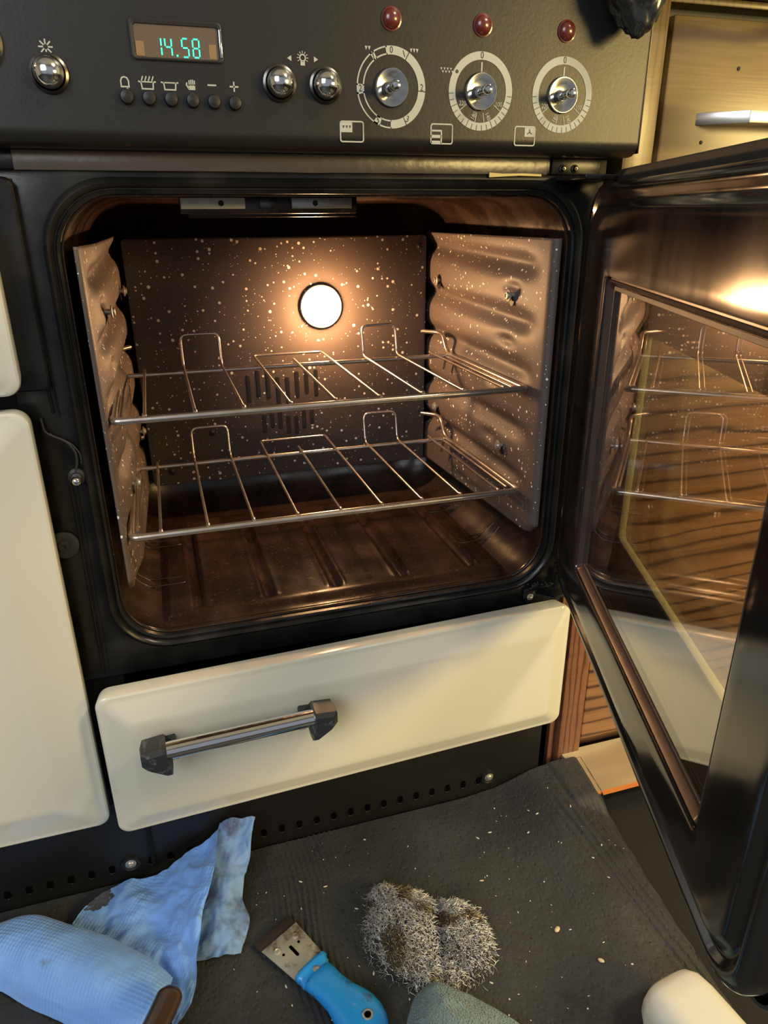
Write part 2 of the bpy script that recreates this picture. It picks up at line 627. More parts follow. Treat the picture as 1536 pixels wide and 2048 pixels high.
def floor_z(x, y):
    z = .0022 + .0058 * ss(.012, .030, y) * (1 - ss(.262, .280, y)) * ss(.030, .045, x) * (1 - ss(.395, .41, x))
    for c in ribs:
        end = ss(.034, .040, y) * (1 - ss(.228, .240, y))
        dd = abs(x - c)
        z -= .0065 * (1 - ss(.0032, .0066, dd)) * end
        z += .0020 * math.exp(-((dd - .0082) / .0016) ** 2) * end
    return z


gv = [[bm.verts.new((x, y, floor_z(x, y))) for y in gy] for x in gx]
for i in range(NX):
    for j in range(NY):
        bm.faces.new((gv[i][j], gv[i + 1][j], gv[i + 1][j + 1], gv[i][j + 1]))
K(link('oven_floor', bm, 'cavity_enamel', None, 80))
# support loops pressed at the floor corners
for x, s in ((.055, 1), (.385, -1)):
    for y in (.10, .20):
        bm = bmesh.new()
        def arc(u, dy):
            xx = x - s * u
            q = min(xx, .44 - xx)
            zz = .05 - math.sqrt(max(0, .0025 - max(0, .05 - q) ** 2))
            return (xx, y + dy, max(zz, .0072) + .0006)
        tube(bm, [arc(.046, -.007), arc(.040, -.008), arc(.032, -.008), arc(.022, -.008), arc(.010, -.008), arc(-.004, -.0075), arc(-.009, -.004), arc(-.0105, 0),
                  arc(-.009, .004), arc(-.004, .0075), arc(.010, .008), arc(.022, .008), arc(.032, .008), arc(.040, .008), arc(.046, .007)], .0011, 6)
        K(link('floor_ridge', bm, 'cavity_enamel', None, 70))

# speckled back liner
bm = bmesh.new()
rings = [R3(.036, .405, .050, .348, .004, .300), R3(.036, .405, .050, .348, .004, .291), R3(.0375, .4035, .0515, .3465, .004, .290)]
loft(bm, rings, True, True)
back = K(link('back_liner', bm, 'speckled_back', None, 30))
for row, (z0, z1, xs) in enumerate(((.150, .186, [.166 + .0125 * i for i in range(8)]), (.108, .134, [.183 + .0105 * i for i in range(7)]))):
    for i, x in enumerate(xs):
        bm = bmesh.new()
        dz = .006 * math.sin(i * 1.3)
        loft(bm, [R3(x - .0028, x + .0028, z0 + dz, z1 + dz, .0028, .2897, 4), R3(x - .0018, x + .0018, z0 + .001 + dz, z1 - .001 + dz, .0018, .2893, 4)], True, True)
        o = link('vent_slot', bm, 'black_edge')
        o.parent = back
for x, z in ((.060, .068), (.395, .335), (.115, .115)):
    o = screw('screw', None, (x, .2895, z), (0, -1, 0), .0028, 'black_edge')
    o.parent = back

# lamp
lampc = Vector((.264, .290, .266))
bm = bmesh.new()
disc(bm, lampc, (0, -1, 0), [(.0262, 0), (.0264, .003), (.0258, .0046), (.0246, .0046), (.0244, .001)], 40, cap1=False)
lamp = K(link('oven_lamp', bm, 'bright_zinc', None, 40))
bm = bmesh.new()
disc(bm, lampc, (0, -1, 0), [(.0243, .0005), (.0240, .006), (.020, .011), (.014, .0145), (.007, .016), (.0001, .0165)], 40)
o = link('lamp_glass', bm, 'lamp_glow', None, 60)
tag(o, 'glowing warm white lamp lens')
o.parent = lamp
l = bpy.data.lights.new('oven_bulb', 'POINT')
l.energy = 2.6
l.color = (1.0, .53, .23)
l.shadow_soft_size = .010
lo = bpy.data.objects.new('oven_bulb', l)
lo.location = (.264, .262, .266)
COL.objects.link(lo)

# corrugated side liners
ZC = [.329, .273, .223, .159, .105]


def side_liner(side):
    bm = bmesh.new()
    NYs, NZ = 60, 130
    z0, z1 = .050, .351
    V = []
    for j in range(NZ + 1):
        z = z0 + (z1 - z0) * j / NZ
        row = []
        notch = sum(math.exp(-((z - (c + .002)) / .0085) ** 4) for c in ZC)
        yb = .312 - .011 * notch
        yf = .001
        cut = max(0, .012 - (z - z0)) * 1.0
        for i in range(NYs + 1):
            u = i / NYs
            y = yf + cut + (yb - yf - cut) * u
            sl = .012 * (u - .5)          # the ribs run very slightly downhill to the front
            h = 0
            for c in ZC:
                e = ss(.0, .10, 1 - u) if u > .9 else 1
                h += .0105 * math.exp(-((z - c - sl) / .0105) ** 2) * ss(.04, .22, u)
            for c in ZC:
                h += .005 * math.exp(-((z - c + .024 - sl) / .006) ** 2 - ((u - .30 - .06 * math.sin(c * 90)) / .05) ** 2)
            edge = .006 * (1 - ss(0, .02, u))
            if side > 0:
                x = .424 - .013 * u + h + edge
            else:
                x = .0140 + .010 * u - h * .85 + .006 * ss(.05, .25, u) - edge * .5
            row.append(bm.verts.new((x, y, z)))
        V.append(row)
    for j in range(NZ):
        for i in range(NYs):
            bm.faces.new((V[j][i], V[j][i + 1], V[j + 1][i + 1], V[j + 1][i]))
    o = K(link('side_liner', bm, 'speckled_side', None, 60))
    m = o.modifiers.new('s', 'SOLIDIFY')
    m.thickness = .0012
    m.offset = 0
    nx = -1 if side > 0 else 1
    for y, z in ((.075, .294), (.262, .295), (.258, .133), (.078, .131)):
        u = y / .312
        x = .424 - .013 * u if side > 0 else .0200 + .010 * u
        bm = bmesh.new()
        disc(bm, (x + nx * -.002, y, z), (nx, 0, 0), [(.0026, 0), (.0026, .006), (.0058, .0062), (.0060, .0076), (.0040, .0082), (.0036, .0098), (.0020, .0102), (.0018, .0085)], 20)
        k = link('liner_stud', bm, 'zinc', None, 40)
        k.parent = o
        bm = bmesh.new()
        disc(bm, (x + nx * .0008, y - .001, z - .0055), (nx, 0, 0), [(.0052, 0), (.0050, .0006)], 18)
        k = link('keyhole', bm, 'black_edge', None, 40)
        k.parent = o
    bm = bmesh.new()
    xx = .4265 if side > 0 else .0125
    disc(bm, (xx, .012, .341), (nx, 0, 0), [(.0028, 0), (.0027, .0016 if side > 0 else .002)], 16)
    k = link('fixing_hole', bm, 'black_edge', None, 40)
    k.parent = o
    return o


tag(side_liner(1), 'ribbed grey speckled liner on the right oven wall')
tag(side_liner(-1), 'ribbed brown speckled liner on the left oven wall')

# grill element brackets under the oven roof
bm = bmesh.new()
bx(bm, .095, .250, .056, .075, .3735, .3890, .001)
bx(bm, .104, .262, .10, .118, .3705, .3890, .001)
hang = K(link('grill_support', bm, 'cavity_enamel', None, 40))
for x0, x1, m in ((.0955, .1495, 'bright_zinc'), (.162, .177, 'dark_chrome'), (.190, .2445, 'zinc')):
    bm = bx(bmesh.new(), x0, x1, .0535, .056, .3775, .3865, .0006)
    o = link('bracket_plate', bm, m, None, 40)
    if m == 'bright_zinc':
        tag(o, 'bright zinc bracket plate with a rusty corner')
    o.parent = hang
for x in (.129, .211):
    bm = disc(bmesh.new(), (x, .0537, .382), (0, -1, 0), [(.0024, 0), (.0024, .0006)], 16)
    o = link('bracket_hole', bm, 'black_edge')
    o.parent = hang

# ------------------------------------------------------------------ control panel
bm = bmesh.new()
prof = [(.010, .4170), (-.018, .4170), (-.0225, .4178), (-.0265, .4198), (-.0291, .4230), (-.030, .4270), (-.030, .4285), (-.030, .640), (.010, .640)]
loft(bm, [[(-.62, y, z) for y, z in prof], [(.4760, y, z) for y, z in prof], [(.4775, y, z) for y, z in prof], [(.4785, y + .0008, z + (.0008 if z < .5 else 0)) for y, z in prof]], True, True)
bx(bm, -.62, .474, .010, .50, .53, .64)
panel = K(link('control_panel', bm, 'panel_black', None, 40))


def S(o, label=None):
    o.parent = panel
    if label:
        tag(o, label)
    return o


S(box('edge_trim', .4786, .4798, -.029, .008, .4195, .64, 'dark_chrome', None, .0005))
PY = -.030


def flat(bm, pts, h=.0003, y=PY):
    loft(bm, [[(x, y + .00005, z) for x, z in pts], [(x, y - h, z) for x, z in pts]], False, True)


def stroke(bm, pts, wd=.0009, h=.0003, closed=False, y=PY):
    """a flat ribbon with mitred corners along the points"""
    pts = [Vector(p) for p in pts]
    n = len(pts)
    lo, hi = [], []
    for i, p in enumerate(pts):
        a = pts[i - 1] if (i or closed) else None
        b = pts[(i + 1) % n] if (i < n - 1 or closed) else None
        d1 = (p - a).normalized() if a is not None else (b - p).normalized()
        d2 = (b - p).normalized() if b is not None else d1
        n1, n2 = Vector((-d1.y, d1.x)), Vector((-d2.y, d2.x))
        m = n1 + n2
        m = m.normalized() / max(.35, math.cos(n1.angle(n2) / 2)) if m.length > 1e-4 else n1
        q = p - d1 * wd * .3 if a is None else p + d1 * wd * .3 if b is None else p
        lo.append(q - m * wd / 2)
        hi.append(q + m * wd / 2)
    m = n if closed else n - 1
    vl = [bm.verts.new((p.x, y - h, p.y)) for p in lo]
    vh = [bm.verts.new((p.x, y - h, p.y)) for p in hi]
    for i in range(m):
        j = (i + 1) % n
        bm.faces.new((vl[i], vl[j], vh[j], vh[i]))


def sector(bm, c, r0, r1, a0, a1, h=.0003, y=PY):
    """angles clockwise from twelve o'clock, degrees"""
    n = max(2, int(abs(a1 - a0) / 5))
    ring = lambda r: [bm.verts.new((c[0] + r * math.sin(R(a0 + (a1 - a0) * i / n)), y - h, c[1] + r * math.cos(R(a0 + (a1 - a0) * i / n)))) for i in range(n + 1)]
    P0, P1 = ring(r0), ring(r1)
    for i in range(n):
        bm.faces.new((P0[i], P1[i], P1[i + 1], P0[i + 1]))


def text(bm, s, x, z, size, rot=0, y=PY, h=.0003):
    cu = bpy.data.curves.new('t', 'FONT')
    cu.body = s
    cu.size = size
    cu.align_x = 'CENTER'
    cu.align_y = 'CENTER'
    cu.extrude = h / 2
    cu.resolution_u = 2
    ob = bpy.data.objects.new('t', cu)
    COL.objects.link(ob)
    bpy.context.view_layer.update()
    me = bpy.data.meshes.new_from_object(ob.evaluated_get(bpy.context.evaluated_depsgraph_get()))
    me.transform(Matrix.Translation((x, y - h / 2, z)) @ Matrix.Rotation(-R(rot), 4, 'Y') @ Matrix.Rotation(R(90), 4, 'X') @ Matrix.Diagonal((.85, 1, 1, 1)))
    for p in me.polygons:
        p.material_index = 0
    bm.from_mesh(me)
    bpy.data.objects.remove(ob)
    bpy.data.curves.remove(cu)
    bpy.data.meshes.remove(me)


def pr(name, bm, mat='print_grey', label=None):
    return S(link(name, bm, mat), label)


# dials
DX = (.255, .3285, .4005)
DZ = .4605
# first dial: outlined left half, solid right half
bm = bmesh.new()
c = (DX[0], DZ)
sector(bm, c, .0215, .0272, -8, 30)
sector(bm, c, .0215, .0272, 31.5, 93)
sector(bm, c, .0215, .0272, 94.5, 153)
sector(bm, c, .0215, .0272, 154.5, 180)
for a0, a1 in ((180, 202), (204, 262), (272, 325), (327, 352)):
    sector(bm, c, .0262, .0272, a0, a1)
    sector(bm, c, .0215, .0225, a0, a1)
for a0, a1 in ((180, 181.5), (200.5, 212), (259, 274), (322, 329), (350, 352)):
    sector(bm, c, .0215, .0272, a0, a1)
pr('dial_marking', bm, label='grill dial marking, left half outlined')
for s, a, rt in (('0', 0, 0), ('1', 24, 20), ('2', 88, 0), ('3', 148, -20), ('2', 267, 0), ('1', 325, 20), ('3', 207, 20)):
    bm = bmesh.new()
    text(bm, s, c[0] + .02435 * math.sin(R(a)), c[1] + .02435 * math.cos(R(a)), .0064, rt, h=.0005)
    pr('dial_number', bm, 'print_dark')
for di in (1, 2):
    c = (DX[di], DZ)
    bm = bmesh.new()
    sector(bm, c, .0215, .0270, 0, 360)
    stroke(bm, [(c[0], c[1] + .0140), (c[0], c[1] + .0195)], .0012)
    for s, a, rt in (('100', 118, -62), ('140', 161, -18), ('180', 200, 20), ('220', 242, 62)):
        x, z = c[0] + .0180 * math.sin(R(a - 3)), c[1] + .0178 * math.cos(R(a))
        rot = {'100': 0, '140': -62, '180': 62, '220': 0}[s]
        b2 = bmesh.new()
        text(b2, s, x + (-.0005 if a < 120 else .0003 if a > 240 else 0), z, .0047, rot)
        pr('temperature_number', b2)
        a2 = a + (4 if a < 180 else -4)
        stroke(bm, [(c[0] + r * math.sin(R(a2 + 5 if a < 180 else a2 - 5)), c[1] + r * math.cos(R(a2 + 5 if a < 180 else a2 - 5))) for r in (.0148, .0215)], .0006)
    pr('dial_marking', bm, label='solid ring dial marking with oven temperatures, ' + ('centre dial' if di == 1 else 'rightmost dial'))
    bm = bmesh.new()
    text(bm, '0', c[0], c[1] + .0243, .0068, 0, h=.0005)
    pr('dial_number', bm, 'print_dark')
    bm = bmesh.new()
    for k, a in enumerate(range(96, 268, 10)):
        long = a in (116, 156, 206, 246)
        stroke(bm, [(c[0] + r * math.sin(R(a)), c[1] + r * math.cos(R(a))) for r in ((.0218, .0268) if long else (.0232, .0268))], .0004, .0005)
    if di == 1:
        disc(bm, (c[0] + .0243 * math.sin(R(-58)), PY - .0001, c[1] + .0243 * math.cos(R(-58))), (0, -1, 0), [(.0013, 0), (.0013, .0004)], 12)
    pr('dial_tick', bm, 'print_dark')['kind'] = 'stuff'
# bosses with bare spindles
for i, x in enumerate(DX):
    bm = bmesh.new()
    disc(bm, (x, PY, DZ), (0, -1, 0), [(.0133, 0), (.0133, .0014), (.0127, .0024), (.0118, .0024), (.0085, .0012), (.0040, .0008), (.0038, .0006)], 40)
    o = S(link('knob_boss', bm, 'knob_chrome', None, 30), ('worn chrome boss of the left dial', 'chrome boss of the centre dial', 'dark reflecting chrome boss of the right dial')[i])
    bm = bmesh.new()
    disc(bm, (x - .003, PY - .0004, DZ - .0012), (0, -1, 0), [(.0050, 0), (.0048, .0012), (.0036, .0012)], 24)
    S(link('spindle_collar', bm, 'print_dark', None, 30))
    bm = bmesh.new()
    disc(bm, (x - .003, PY - .0008, DZ - .0012), (0, -1, 0), [(.0034, 0), (.0034, .010), (.0028, .0115), (.0028, .013), (.0036, .0140), (.0036, .0205), (.0028, .0222), (.0012, .0228)], 24)
    S(link('knob_spindle', bm, 'chrome', None, 30))
# red indicator lamps
for i, x in enumerate((.255, .328, .400)):
    bm = disc(bmesh.new(), (x, PY, .5043), (0, -1, 0), [(.0078, 0), (.0078, .0008), (.0068, .0010), (.0064, .0022), (.0045, .0040), (.0020, .0048), (.0001, .0050)], 32)
    S(link('indicator_light', bm, 'indicator_red', None, 30), 'dark red indicator lens above the ' + ('left', 'centre', 'right')[i] + ' dial')
# chrome push buttons
for x, z in ((.0165, .4600), (.1700, .4600), (.2040, .4600)):
    bm = disc(bmesh.new(), (x, PY, z), (0, -1, 0), [(.0122, 0), (.0120, .0020), (.0104, .0028), (.0098, .0016)], 36, cap1=False)
    S(link('button_bezel', bm, 'dark_chrome', None, 40))
    bm = disc(bmesh.new(), (x, PY, z), (0, -1, 0), [(.0096, .001), (.0096, .0060), (.0090, .0090), (.0066, .0120), (.0030, .0136), (.0001, .0140)], 36)
    S(link('chrome_button', bm, 'chrome', None, 40))
bm = disc(bmesh.new(), (-.0270, PY, .4760), (0, -1, 0), [(.0185, 0), (.0185, .0020), (.0172, .0040), (.0160, .0035), (.0150, .0015), (.0120, .002), (.009, .012), (.004, .014)], 40)
S(link('round_bezel', bm, 'chrome', None, 30), 'chrome round bezel at the left edge')
# six small black buttons
for k in range(6):
    bm = disc(bmesh.new(), (.0638 + .01465 * k, PY, .4480 - .0003 * k), (0, -1, 0), [(.0048, 0), (.0048, .0030), (.0040, .0042), (.0018, .0047), (.0001, .0048)], 24)
    S(link('push_button', bm, 'panel_black', None, 40))
# display
bm = bmesh.new()
D = (.0705, .1315, .4705, .4945)
loft(bm, [R3(*D, .003, PY + .001), R3(*D, .003, PY - .0012), R3(D[0] + .0008, D[1] - .0008, D[2] + .0008, D[3] - .0008, .0026, PY - .0016),
          R3(D[0] + .0024, D[1] - .0024, D[2] + .0016, D[3] - .0028, .002, PY - .0012), R3(D[0] + .0028, D[1] - .0028, D[2] + .002, D[3] - .0032, .002, PY - .0002)])
S(link('display_frame', bm, 'black_edge', None, 30))
S(box('display_window', D[0] + .0024, D[1] - .0024, PY - .0004, PY + .001, D[2] + .0016, D[3] - .0028, 'display_glass'))
S(box('display_trim', D[1] - .0022, D[1] - .0006, PY - .0022, PY - .001, D[2] + .003, D[3] - .004, 'chrome', None, .0004))
bm = bmesh.new()
flat(bm, [(D[0] + .003, D[2] + .0025), (D[0] + .0085, D[2] + .0025), (D[0] + .0085, D[2] + .011), (D[0] + .003, D[2] + .011)], .0002, PY - .0004)
pr('display_card', bm, 'display_side')
bm = bmesh.new()
flat(bm, [(D[1] - .0095, D[2] + .0025), (D[1] - .0045, D[2] + .0025), (D[1] - .0045, D[2] + .011), (D[1] - .0095, D[2] + .011)], .0002, PY - .0004)
pr('display_card', bm, 'display_side')
bm = bmesh.new()
SEG = {'1': 'bc', '4': 'fgbc', '5': 'afgcd', '8': 'abcdefg'}
DW, DH = .0042, .0108


def digit(ch, x, z):
    P = {'a': [(0, 2), (1, 2)], 'b': [(1, 2), (1, 1)], 'c': [(1, 1), (1, 0)], 'd': [(0, 0), (1, 0)], 'e': [(0, 1), (0, 0)], 'f': [(0, 2), (0, 1)], 'g': [(0, 1), (1, 1)]}
    for s in SEG[ch]:
        (u0, v0), (u1, v1) = P[s]
        a = Vector((x + u0 * DW, z + v0 * DH / 2))
        b = Vector((x + u1 * DW, z + v1 * DH / 2))
        d = (b - a).normalized() * .0007
        stroke(bm, [a + d * 1.2, b - d * 1.2], .0010, .0003, y=PY - .0005)


for ch, x in (('1', .0860), ('4', .0928), ('5', .1040), ('8', .1112)):
    digit(ch, x, .4733)
flat(bm, [(.0998, .4733), (.1010, .4733), (.1010, .4745), (.0998, .4745)], .0003, PY - .0005)
pr('display_digits', bm, 'digit_glow', 'glowing turquoise digits 14.58')
# printed symbols
bm = bmesh.new()
for k in range(8):
    a = k * PI / 4
    stroke(bm, [(.0168 + r * math.sin(a), .4752 + r * math.cos(a)) for r in (.0017, .0042)], .0009)
pr('printed_symbol', bm, label='printed star of eight rays')
bm = bmesh.new()
x, z = .0635, .4568
stroke(bm, [(x - .0025, z - .0026), (x - .0025, z + .0010), (x - .0017, z + .0027), (x, z + .0033), (x + .0017, z + .0027), (x + .0025, z + .0010), (x + .0025, z - .0026)], .0009, closed=True)
disc(bm, (x + .0012, PY, z - .0043), (0, -1, 0), [(.0010, 0), (.0010, .0003)], 12)
pr('printed_symbol', bm, label='printed bell')
for x, steam in ((.0782, True), (.0932, False)):
    bm = bmesh.new()
    z = .4560
    stroke(bm, [(x - .0056, z + .0018), (x - .0040, z + .0014), (x - .0036, z - .0026), (x + .0036, z - .0026), (x + .0040, z + .0014), (x + .0056, z + .0018)], .0009)
    stroke(bm, [(x - .0040, z + .0016), (x + .0040, z + .0016)], .0008)
    if steam:
        for k in range(4):
            stroke(bm, [(x - .0036 + k * .0023, z + .0024), (x - .0026 + k * .0023, z + .0048)], .0008)
    pr('printed_symbol', bm, label='printed cooking pot' + (' with steam' if steam else ' without steam'))
bm = bmesh.new()
x, z = .1078, .4566
for k in range(4):
    stroke(bm, [(x - .0014 + k * .0012, z), (x - .0014 + k * .0012, z + .0034 - abs(k - 1.5) * .0004)], .0008)
flat(bm, [(x - .002, z - .0028), (x + .0024, z - .0028), (x + .0026, z + .0006), (x - .002, z + .0006)])
stroke(bm, [(x - .0020, z - .002), (x - .0034, z + .0002), (x - .0030, z + .0014)], .0009)
pr('printed_symbol', bm, label='printed hand')
bm = bmesh.new()
stroke(bm, [(.1192, .4572), (.1246, .4572)], .0010)
pr('printed_symbol', bm, label='printed minus sign')
bm = bmesh.new()
stroke(bm, [(.1345, .4568), (.1401, .4568)], .0010)
stroke(bm, [(.1373, .4540), (.1373, .4596)], .0010)
pr('printed_symbol', bm, label='printed plus sign')
bm = bmesh.new()
flat(bm, [(.1765, .4762), (.1796, .4780), (.1796, .4744)])
flat(bm, [(.1992, .4762), (.1961, .4780), (.1961, .4744)])
x, z = .1878, .4768
sector(bm, (x, z), .0016, .0025, 0, 360)
flat(bm, [(x - .0016, z - .0048), (x + .0016, z - .0048), (x + .0016, z - .0022), (x - .0016, z - .0022)])
for a in range(-120, 121, 30):
    stroke(bm, [(x + r * math.sin(R(a)), z + r * math.cos(R(a))) for r in (.0030, .0041)], .0005)
pr('printed_symbol', bm, label='printed light bulb between two arrowheads')
for k, (x, z) in enumerate(((.2235, .4305), (.2965, .4305), (.3690, .4305))):
    bm = bmesh.new()
    stroke(bm, rr(x - .0090, x + .0090, z - .0068, z + .0068, .0015, 3), .0010, closed=True)
    if k == 0:
        flat(bm, [(x - .0085, z - .0005), (x + .0003, z - .0005), (x + .0003, z + .0062), (x - .0085, z + .0062)])
    elif k == 1:
        stroke(bm, [(x - .0085, z + .0022), (x - .0005, z + .0022), (x - .0003, z + .0010), (x - .0003, z - .0064)], .0012)
        stroke(bm, [(x - .0085, z - .0018), (x - .0010, z - .0018)], .0022)
        stroke(bm, [(x - .0085, z - .0056), (x - .0010, z - .0056)], .0016)
    else:
        flat(bm, [(x - .0003, z - .0005), (x + .0085, z - .0005), (x + .0085, z + .0062), (x - .0003, z + .0062)])
    pr('printed_symbol', bm, label='printed oven outline with ' + ('a filled top left corner', 'stacked bars', 'a filled top right corner')[k])
    if k != 1:
        bm = bmesh.new()
        if k == 0:
            for q in range(3):
                xx = x - .0065 + q * .0025
                flat(bm, [(xx - .0008, z + .0040), (xx, z + .0022), (xx + .0008, z + .0040)], .0005)
        else:
            for a in (0, 120, 240):
                stroke(bm, [(x + .0041, z + .0028), (x + .0041 + .0022 * math.sin(R(a)), z + .0028 + .0022 * math.cos(R(a)))], .0007, .0005)
        pr('symbol_detail', bm, 'print_dark')
for x0, n in ((.2355, 2), (.2705, 3)):
    for q in range(n):
        bm = bmesh.new()
        xx = x0 + q * .0024
        flat(bm, [(xx - .0010, .4865), (xx, .4838), (xx + .0010, .4865)])
        pr('printed_triangle', bm)
for q in range(4):
    bm = bmesh.new()
    xx = .2950 + q * .0026
    flat(bm, [(xx - .0008, .4755), (xx, .4738), (xx + .0008, .4755)])
    pr('printed_triangle', bm)
    bm = bmesh.new()
    flat(bm, [(xx + .0005, .4735), (xx + .0013, .4718), (xx + .0021, .4735)])
    pr('printed_triangle', bm)

# ------------------------------------------------------------------ hinges
bm = bmesh.new()
prism(bm, [(.412, .404), (.412, .417), (.459, .417), (.459, .404)], -.002, .001, .0006)
prism(bm, [(.420, -.045), (.436, -.048), (.468, -.030), (.470, .012), (.452, .012), (.420, .002), (.415, -.004)], .3985, .4025, .0008, ax='z')
h1 = K(link('hinge_bracket', bm, 'frame_black', None, 40))
tag(h1, 'upper door hinge bracket under the control panel')
for x, z in ((.4225, .4085), (.4345, .4085)):
    o = screw('screw', None, (x, -.002, z), (0, -1, 0), .0022)
    o.parent = h1
bm = bmesh.new()
prism(bm, [(.416, -.022), (.417, -.013), (.423, -.010), (.461, -.012), (.4615, -.030), (.450, -.0335), (.422, -.031)], -.004, -.0005, .001)
prism(bm, [(.425, -.012), (.437, -.026), (.462, -.026), (.468, .010), (.440, .004)], -.0155, -.0125, .0008, ax='z')
tube(bm, [(.4560, -.0065, -.028), (.4560, -.0065, .004)], .0040, 12)
h2 = K(link('hinge_bracket', bm, 'frame_black', None, 40))
tag(h2, 'grimy lower door hinge bracket beside the drawer')
o = screw('screw', None, (.4245, -.004, -.0215), (0, -1, 0), .0024, 'zinc')
o.parent = h2
bm = bmesh.new()
bx(bm, .441, .4565, -.002, .008, -.0505, -.034, .001)
K(tag(link('drawer_runner', bm, 'zinc', None, 40), 'bare zinc runner end above the drawer corner'))
bm = bmesh.new()
random.seed(3)
for k in range(70):
    x, y, z = random.uniform(.418, .462), random.uniform(-.008, -.001), random.choice([random.uniform(-.012, -.004), random.uniform(-.012, .055)])
    if z > 0:
        x = random.uniform(.4545, .4615)
    s = random.uniform(.0006, .0019)
    b2 = bmesh.new()
    bmesh.ops.create_icosphere(b2, subdivisions=1, radius=s)
    for v in b2.verts:
        v.co *= random.uniform(.6, 1.3)
    add(bm, b2, 0, Matrix.Translation((x, y, z)))
o = K(link('grime_crust', bm, 'grime'))
o['kind'] = 'stuff'

# latch parts on the left of the frame
bm = bmesh.new()
pts = fillet([(-.0345, -.002, .222), (-.0335, -.003, .210), (-.0270, -.003, .206), (-.0190, -.0035, .202), (-.0125, -.0035, .192), (-.0130, -.003, .182), (-.0165, -.003, .172)], .006)
tube(bm, pts, .0011, 8)
tube(bm, [p + Vector((.0032, 0, -.0018)) for p in pts[3:-4]], .0008, 8)
for k in (9, 13, 17):
    tube(bm, [pts[k], pts[k] + Vector((.0034, 0, -.0020))], .0008, 6)
K(tag(link('latch_spring', bm, 'dark_rubber', None, 60), 'bent dark wire spring of the door catch'))
bm = bmesh.new()
disc(bm, (-.0155, -.001, .1700), (0, -1, 0), [(.0075, 0), (.0070, .002), (.0045, .003), (.0042, .0062), (.0032, .007)], 20)
ca = K(link('door_catch', bm, 'dark_rubber', None, 40))
bm = bmesh.new()
bmesh.ops.create_uvsphere(bm, u_segments=20, v_segments=12, radius=.0042)
bmesh.ops.transform(bm, matrix=Matrix.Translation((-.0155, -.0100, .1685)), verts=bm.verts)
o = link('catch_ball', bm, 'chrome', None, 60)
tag(o, 'chrome ball tip')
o.parent = ca
bm = disc(bmesh.new(), (-.0358, -.001, .1085), (0, -1, 0), [(.0125, 0), (.0122, .0015), (.0100, .0022), (.0050, .0020), (.0045, .0034), (.0020, .0036), (.0016, .0022)], 32)
K(tag(link('screw_cap', bm, 'dark_rubber', None, 30), 'round black washer with a cross head screw'))


# ------------------------------------------------------------------ cream doors and the drawer
def cream_face(x0, x1, z0, z1, r=.012, bevel=.024, depth=.0105, th=.022):
    bm = bmesh.new()
    def g(i, y, rad):
        return R3(x0 + i, x1 - i, z0 + i, z1 - i, rad, y, 8)
    loft(bm, [g(.002, th, r), g(0, .004, r), g(.0006, .0015, r), g(.0022, .0003, r * .9), g(.005, 0, r * .8), g(.0075, -.0006, r * .7),
              g(bevel - .003, -depth + .0006, .006), g(bevel, -depth, .005), g(bevel + .004, -depth - .0003, .004)], True, True)
    return bm


def LC(o, label=None):
    if label:
        tag(o, label)
    return K(o)


LC(link('cream_door', cream_face(-.42, -.0385, -.1850, .2345, bevel=.042, depth=.013), 'cream_enamel', None, 30, loc=(0, -.030, 0)), 'tall cream door at the lower left')
LC(link('cream_door', cream_face(-.42, -.0390, .2465, .372, bevel=.036, depth=.013), 'cream_enamel', None, 30, loc=(0, -.030, 0)), 'cream door above the tall left door')
bm = bmesh.new()
loft(bm, [R3(-.42, -.022, .245, .399, .006, .002), R3(-.42, -.022, .245, .399, .006, -.006), R3(-.42, -.0235, .2465, .3975, .006, -.0075)], True, True)
K(link('door_backing', bm, 'frame_black', None, 30))
# drawer, standing slightly open and askew
dr = link('storage_drawer', cream_face(-.494, 0, -.1600, 0, .012, .027, .0105, .02), 'cream_enamel', None, 30,
          loc=(.4635, -.029, -.0245), rot=(0, 0, R(2.2)))
K(tag(dr, 'cream storage drawer front standing slightly ajar'))


def child(o, par, label=None):
    o.parent = par
    if label:
        tag(o, label)
    return o


bm = bmesh.new()
bx(bm, -.465, -.468, .02, .36, -.15, -.03)
bx(bm, -.016, -.013, .02, .36, -.15, -.03)
bx(bm, -.465, -.016, .02, .36, -.15, -.147)
child(link('drawer_box', bm, 'black_edge'), dr)
HX0, HX1, HZ, HY = -.440, -.303, -.0395, -.040
bm = bmesh.new()
tube(bm, [(HX0, HY, HZ), (HX1, HY, HZ)], .0080, 28)
child(link('handle_bar', bm, 'chrome', None, 50), dr, 'polished chrome handle bar')
for s, xc in ((1, HX0), (-1, HX1)):
    bm = bmesh.new()
    # wedge shaped end cap, wide over the bar and drawn down to a point at the inner foot
    def capring(y, k, dz):
        P = [(-.0205, .0050), (-.0195, .0075), (.0005, .0095), (.0020, .0080), (.0022, -.0050), (.0060, -.0130), (.0050, -.0215), (.0000, -.0215), (-.0165, -.0110), (-.0205, -.0055)]
        return [(xc + s * x * k, y, HZ + z * k + dz) for x, z in P]
    def foot(y, k):
        return [(xc + s * (.0060 + x * k), y, HZ + z * k - .0135) for x, z in [(-.009, .006), (-.0085, .007), (.0035, .0080), (.0050, .0065), (.0052, -.0050), (.0070, -.010), (.0062, -.014), (.0000, -.014), (-.0080, -.0100), (-.0090, -.0050)]]
    loft(bm, [foot(-.0060, 1), foot(-.022, .9), capring(-.0265, .92, 0), capring(-.036, 1.0, 0), capring(-.0470, .97, 0), capring(-.0515, .76, -.001)], True, True)
    child(link('handle_end', bm, 'cap_plastic', None, 28), dr, ('left' if s > 0 else 'right') + ' scuffed black wedge shaped handle end')
bm = disc(bmesh.new(), (-.4725, -.0012, -.0125), (0, -1, 0), [(.0009, 0), (.0009, .0004)], 10)
child(link('paint_chip', bm, 'print_dark'), dr)

